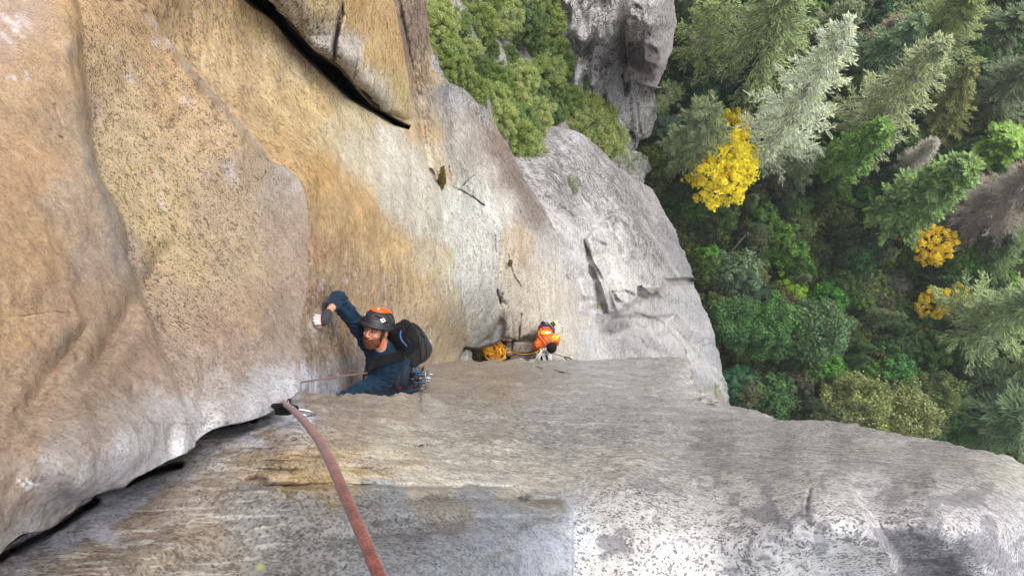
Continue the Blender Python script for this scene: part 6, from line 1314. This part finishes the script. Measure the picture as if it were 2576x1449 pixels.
block('ledge_stone', [(1205, 893), (1236, 893), (1240, 915), (1196, 915)], 15.1, .5, 4, (110, 96, 88), 'dark brown stone left of the rope pile', 'stone')
block('ledge_stone', [(1256, 840), (1284, 834), (1292, 850), (1284, 858), (1258, 857)], 14.7, .5, 5, (186, 168, 144), 'rounded pale tan stone above the rope pile', 'stone')
block('ledge_stone', [(1158, 882), (1172, 878), (1178, 886), (1176, 912), (1156, 912)], 13.4, .7, 6, (190, 188, 186), 'pale grey stone at the left end of the ledge', 'stone')
block('ledge_stone', [(1270, 905), (1310, 900), (1322, 908), (1318, 918), (1262, 918)], 14.7, .4, 7, (206, 196, 180), 'thin pale flake lying on the rim of the ledge', 'stone')
# ---- rope pile
r = np.random.RandomState(12); n_ = 27; L_ = []
for i in range(n_):
    a = r.rand()*6.28; q = r.rand()**.6; cx_, cy_ = 1246+q*17*math.cos(a), 882+q*11*math.sin(a); ra = 10+19*r.rand(); rb_ = 8+14*r.rand(); ph = r.rand()*6.28; tl = r.rand()*3.14; dr_ = 1 if r.rand() < .5 else -1
    for k in range(9):
        t = ph+dr_*k/9*6.28*1.0; u, v = ra*math.cos(t), rb_*math.sin(t)*.9; x_, y_ = cx_+u*math.cos(tl)-v*math.sin(tl), cy_+u*math.sin(tl)+v*math.cos(tl)
        ex_ = (x_-1247)/38.; ey_ = (y_-882)/26.; s_ = math.hypot(ex_, ey_); s_ = 1 if s_ < 1 else 1/s_; L_.append((1247+ex_*s_*38, 882+ey_*s_*26, 14.95-.25*max(0, 1-s_*math.hypot(ex_, ey_))*r.rand()-.12*i/n_))
yr = spline(PT(L_+[(1285, 886, 14.8), (1300, 889, 14.7), (1320, 891, 14.6), (1338, 889, 14.5), (1352, 884, 14.4), (1362, 880, 14.4)]), len(L_)*3)
rr_ = np.full(len(yr), .0115); rr_[-20:] = .0065; v_, f_ = tubes([(yr, rr_)], 5); tag(mesh_obj('rope_pile', v_, f_, yropeM), 'loose pile of yellow orange rope on the ledge left of the man in orange', 'rope')

# ================================================================ the belayer
bel = empty('person', Vector(W2(1372, 850, -.4)), 'black-haired man in orange t-shirt bending over on the ledge far below', 'person')
bh = W2(1387, 874, .10); bneck = W2(1382, 863, .0); bsL = W2(1396, 852, -.04); bsR = W2(1355, 864, -.06); bmid = W2(1373, 845, -.06); bhip = W2(1371, 828, -.22)
beL = W2(1397, 866, -.30); bwL = W2(1384, 884, -.38); beR = W2(1348, 876, -.28); bwR = W2(1362, 888, -.36); bkn = [W2(1362, 838, -.66), W2(1384, 838, -.66)]; bft = [W2(1356, 828, -1.1), W2(1390, 828, -1.1)]
def f_bel(P):
    d = sd_cap(P, bmid+by_*-.02, bhip, .135, .125); d = smin(d, sd_cap(P, bsL, bsR, .075, .075), .08); d = smin(d, sd_cap(P, bmid, (bsL+bsR)/2, .12, .11), .06)
    d = smin(d, sd_cap(P, bneck, bh-bz_*.03, .055, .055), .03); d = smin(d, sd_ell(P, bh, (.078, .092, .088), np.stack([bx_, by_, bz_], 1)), .015)
    for s, e, w in ((bsL, beL, bwL), (bsR, beR, bwR)):
        d = smin(d, sd_cap(P, s, e, .052, .040), .03); d = smin(d, sd_cap(P, e, w, .040, .027), .02); h_ = w+(w-e)/np.linalg.norm(w-e)*.06; d = smin(d, sd_cap(P, w, h_, .026, .032), .015)
        for k in range(4): a = h_+bx_*(k-1.5)*.018; d = smin(d, sd_cap(P, a, a-bz_*.05+unit(w-e)*.04, .010, .008), .006)
        d = smin(d, sd_cap(P, w, w+bx_*.04+unit(w-e)*.05, .012, .010), .006)
    for k, f in zip(bkn, bft): d = smin(d, sd_cap(P, bhip, k, .09, .065), .05); d = smin(d, sd_cap(P, k, f, .06, .045), .02); d = smin(d, sd_cap(P, f, f-by_*.15, .045, .038), .02)
    return d
bl = np.array([bh, bsL, bsR, bhip, beL, bwL, beR, bwR]+bkn+bft); lo2, hi2 = bl.min(0)-.28, bl.max(0)+.2
def bskin(v): C = np.zeros((len(v), 3))+lin((176, 118, 88)); return C*(1+.1*fbm(v*20, 2, 3))[:, None]
sdf_obj('body', f_bel, lo2, hi2, .012, skinM, bel, bskin)
def f_tee(P):
    d = sd_cap(P, bmid, bhip+by_*.02, .150, .142); d = smin(d, sd_cap(P, bsL, bsR, .086, .086), .08); d = smin(d, sd_cap(P, bmid, (bsL+bsR)/2, .13, .12), .06)
    for s, e in ((bsL, beL), (bsR, beR)): d = smin(d, sd_cap(P, s, s*.35+e*.65, .072, .078), .05)
    d = smax(d, -sd_cap(P, bneck-by_*.01, bneck+bz_*.2-by_*.05, .07, .08), .01); d = smax(d, (P-bhip-by_*.09) @ by_, .01)
    return d+.009*np.sin(P @ (bx_*58+by_*20)+2.6*np.sin(P @ (bx_*12+by_*26)))+.004*np.sin(P @ (bx_*110-by_*60))
def tcol(v):
    q = v-c2; X_ = (q @ bx_)/K2+1372; Y_ = 850-(q @ by_)/K2; Z_ = q @ bz_; C = np.zeros((len(v), 3))+lin((238, 116, 52)); C = C*(1+.16*fbm(v*9, 3, 3))[:, None]; top = Z_ > -.12
    C[top & (np.hypot((X_-1368)/15, (Y_-837)/4.5) < 1)] = lin((248, 190, 50)); C[top & (np.abs(X_-1378) < 7) & (np.abs(Y_-836.5) < 2.2)] = lin((244, 240, 230))
    th = np.arctan2(Y_-836, X_-1374); rr = np.hypot((X_-1374)/15., (Y_-836)/9.); C[top & (np.abs(rr-.98) < .13) & (np.sin(th*34) > -.1)] = lin((74, 44, 40)); C[top & (np.abs(X_-1379) < 4) & (np.abs(Y_-836.5) < .7) & (np.sin(X_*3.2) > 0)] = lin((120, 90, 70))
    C[(np.hypot((X_-1397)/9, (Y_-850)/9) < 1) & (fbm(v*28, 2, 4) > .05)] = lin((250, 196, 70)); return C
sdf_obj('t_shirt', f_tee, lo2, hi2, .0085, col_mat('print_cloth', .85, .2, .3, 120), bel, tcol)
sdf_obj('hair', lambda P: sd_ell(P, bh+bz_*.012, (.096, .108, .090), np.stack([bx_, by_, bz_], 1))+.004*np.sin(P @ np.array([160., 90., 50.]))*np.sin(P @ np.array([60., -150., 90.])), bh-.15, bh+.15, .006, col_mat('black_hair', .7, .2, .8, 300), bel, lambda v: np.zeros((len(v), 3))+lin((28, 22, 20)))
def f_btr(P):
    d = sd_cap(P, bhip-bz_*.03, bhip-bz_*.06, .138, .138)
    for k, f in zip(bkn, bft): d = smin(d, sd_cap(P, bhip, k, .098, .075), .05); d = smin(d, sd_cap(P, k, f, .07, .058), .02)
    return d
sdf_obj('trousers', f_btr, lo2, hi2, .012, fabric('brown_cloth', (86, 70, 58)), bel)
for f in bft: sdf_obj('shoe', lambda P, f=f: smin(sd_cap(P, f, f-by_*.17, .052, .044), sd_cap(P, f, f+bz_*.05, .052, .05), .02), f-.28, f+.18, .009, blackplastic, bel)
bhn = empty('harness', Vector(W2(1372, 824, -.1)), 'blue harness around the waist of the man in orange', 'harness')
purple = fabric('blue_webbing', (44, 52, 120))
ribbon('waist_belt', spline([W2(1353, 834, -.14), W2(1358, 825, -.04), W2(1368, 821, .02), W2(1380, 822, .02), W2(1389, 828, -.04), W2(1394, 838, -.12)], 30), bz_*.7+by_*.7, .022, .010, purple, bhn)
tube_obj('gear_loop', spline([W2(1356, 823, -.06), W2(1364, 818, -.06), W2(1378, 818, -.04), W2(1388, 822, -.06)], 20), .012, purple, bhn, 6)
sdf_obj('leg_loop_pad', lambda P: sd_ell(P, W2(1366, 815, -.10), (.045, .050, .05), np.stack([bx_, by_, bz_], 1)), W2(1366, 815, -.1)-.1, W2(1366, 815, -.1)+.1, .008, fabric('navy_cloth', (24, 26, 44)), bhn)
cb = W2(1390, 817, -.12)
def f_cb(P): return smax(sd_cap(P, cb-bz_*.08, cb+bz_*.04, .050, .056), -sd_cap(P, cb+bz_*.03, cb+bz_*.2, .044, .044), .004)
def cbc(v): q = (v-cb); s = (np.floor((q @ (bx_*.8+by_*.6))/.022).astype(int) % 2) == 0; C = np.where(s[:, None], lin((196, 196, 110)), lin((44, 48, 40))); return C
tag(sdf_obj('chalk_bag', f_cb, cb-.16, cb+.16, .006, col_mat('patterned_cloth', .8, .2), None, cbc), 'yellow and black patterned chalk bag behind the man in orange', 'chalk bag')
# grey haul pack and slings in front of him
bp = empty('backpack', Vector(W2(1371, 896, -.3)), 'pale grey pack with black straps hanging below the man in orange', 'backpack'); pcc = W2(1370, 897, -.22); RQ = np.stack([unit(bx_*.85+by_*.35), unit(-bx_*.35+by_*.85), bz_], 1)
sdf_obj('pack_body', lambda P: smin(sd_box(P, pcc, (.135, .10, .16), RQ, .06), sd_ell(P, pcc+bx_*.12+by_*.06, (.07, .07, .1)), .03)+.006*np.sin(P @ (bx_*60+by_*30)), pcc-.3, pcc+.3, .009, fabric('pale_grey_cloth', (206, 208, 212)), bp)
for dx_ in (-.075, .03): ribbon('strap', spline([pcc+RQ[:, 0]*(dx_-.02)-RQ[:, 1]*.11+bz_*.10, pcc+RQ[:, 0]*dx_-RQ[:, 1]*.05+bz_*.172, pcc+RQ[:, 0]*(dx_+.02)+RQ[:, 1]*.05+bz_*.172, pcc+RQ[:, 0]*dx_+RQ[:, 1]*.11+bz_*.1], 20), RQ[:, 0], .036, .008, blackcloth, bp)
ribbon('strap', spline([pcc-RQ[:, 0]*.14+bz_*.05, pcc-RQ[:, 0]*.11+RQ[:, 1]*.06+bz_*.15, pcc-RQ[:, 0]*.06+RQ[:, 1]*.10+bz_*.14], 12), RQ[:, 1], .03, .01, redcloth, bp)
wsl = simple_mat('white_sling', (226, 222, 208), .7)
for i, (A_, lb) in enumerate([([(1340, 912, -.1), (1350, 899, .0), (1358, 888, .04), (1364, 880, .04)], 'white sling slanting down left of the grey pack'), ([(1352, 913, -.1), (1356, 900, -.0), (1363, 888, .02)], 'short white sling between the grey pack and the slanting sling'), ([(1378, 878, .05), (1384, 887, .0), (1390, 892, -.05), (1392, 899, -.1)], 'white sling curling right of the grey pack')]):
    tag(ribbon('sling', spline([W2(*q) for q in A_], 20), bx_, .026, .008, wsl, None), lb, 'sling')
tag(tube_obj('anchor_rope', spline([W2(1392, 889, -.1), W2(1408, 893, -.3), W2(1424, 899, -.6), W2(1440, 904, -.8)], 24), .0095, fabric('brown_cord', (120, 100, 84)), None, 6), 'thin brown anchor line running right from the man in orange', 'rope')
carabiner('carabiner', W2(1428, 902, -.5), unit(bx_-by_*.3), unit(by_+bz_), .13, .07, .012, darkmetal, 'dark carabiner on the anchor line right of the man in orange', darkmetal)
carabiner('carabiner', W2(1376, 884, .08), unit(bx_+by_*.5), unit(by_), .12, .08, .011, metalM, 'silver carabiner beside the head of the man in orange', metalM)

rock_ledge = rock_mid
block('rock_flake', [(1736, 1006), (1764, 998), (1792, 1002), (1812, 1012), (1790, 1018), (1752, 1014)], 8.6, .15, 22, (176, 172, 164), 'thin grey flake of rock just below the notch in the granite rim', 'rock', jit=.03)

# ================================================================ thin haze volume, added to lift the dark gaps in the forest
hz_m = bpy.data.materials.new('haze'); hz_m.use_nodes = True; hn = hz_m.node_tree; hn.nodes.remove(hn.nodes['Principled BSDF'])
pv = hn.nodes.new('ShaderNodeVolumePrincipled'); pv.inputs['Color'].default_value = (.86, .92, 1, 1); pv.inputs['Density'].default_value = .0006; hn.links.new(pv.outputs[0], hn.nodes['Material Output'].inputs['Volume'])
gz0 = float(GZ.min())-1; bx0, bx1, by0, by1, bz1 = -402, 902, -702, 702, CAMZ+3
hv = [(x_, y_, z_) for z_ in (gz0, bz1) for x_, y_ in ((bx0, by0), (bx1, by0), (bx1, by1), (bx0, by1))]
hzo = mesh_obj('haze', hv, [(3, 2, 1, 0), (4, 5, 6, 7), (0, 1, 5, 4), (1, 2, 6, 5), (2, 3, 7, 6), (3, 0, 4, 7)], hz_m, smooth_=False); tag(hzo, 'thin pale haze added to soften the dark forest gaps', 'haze', kind='stuff')
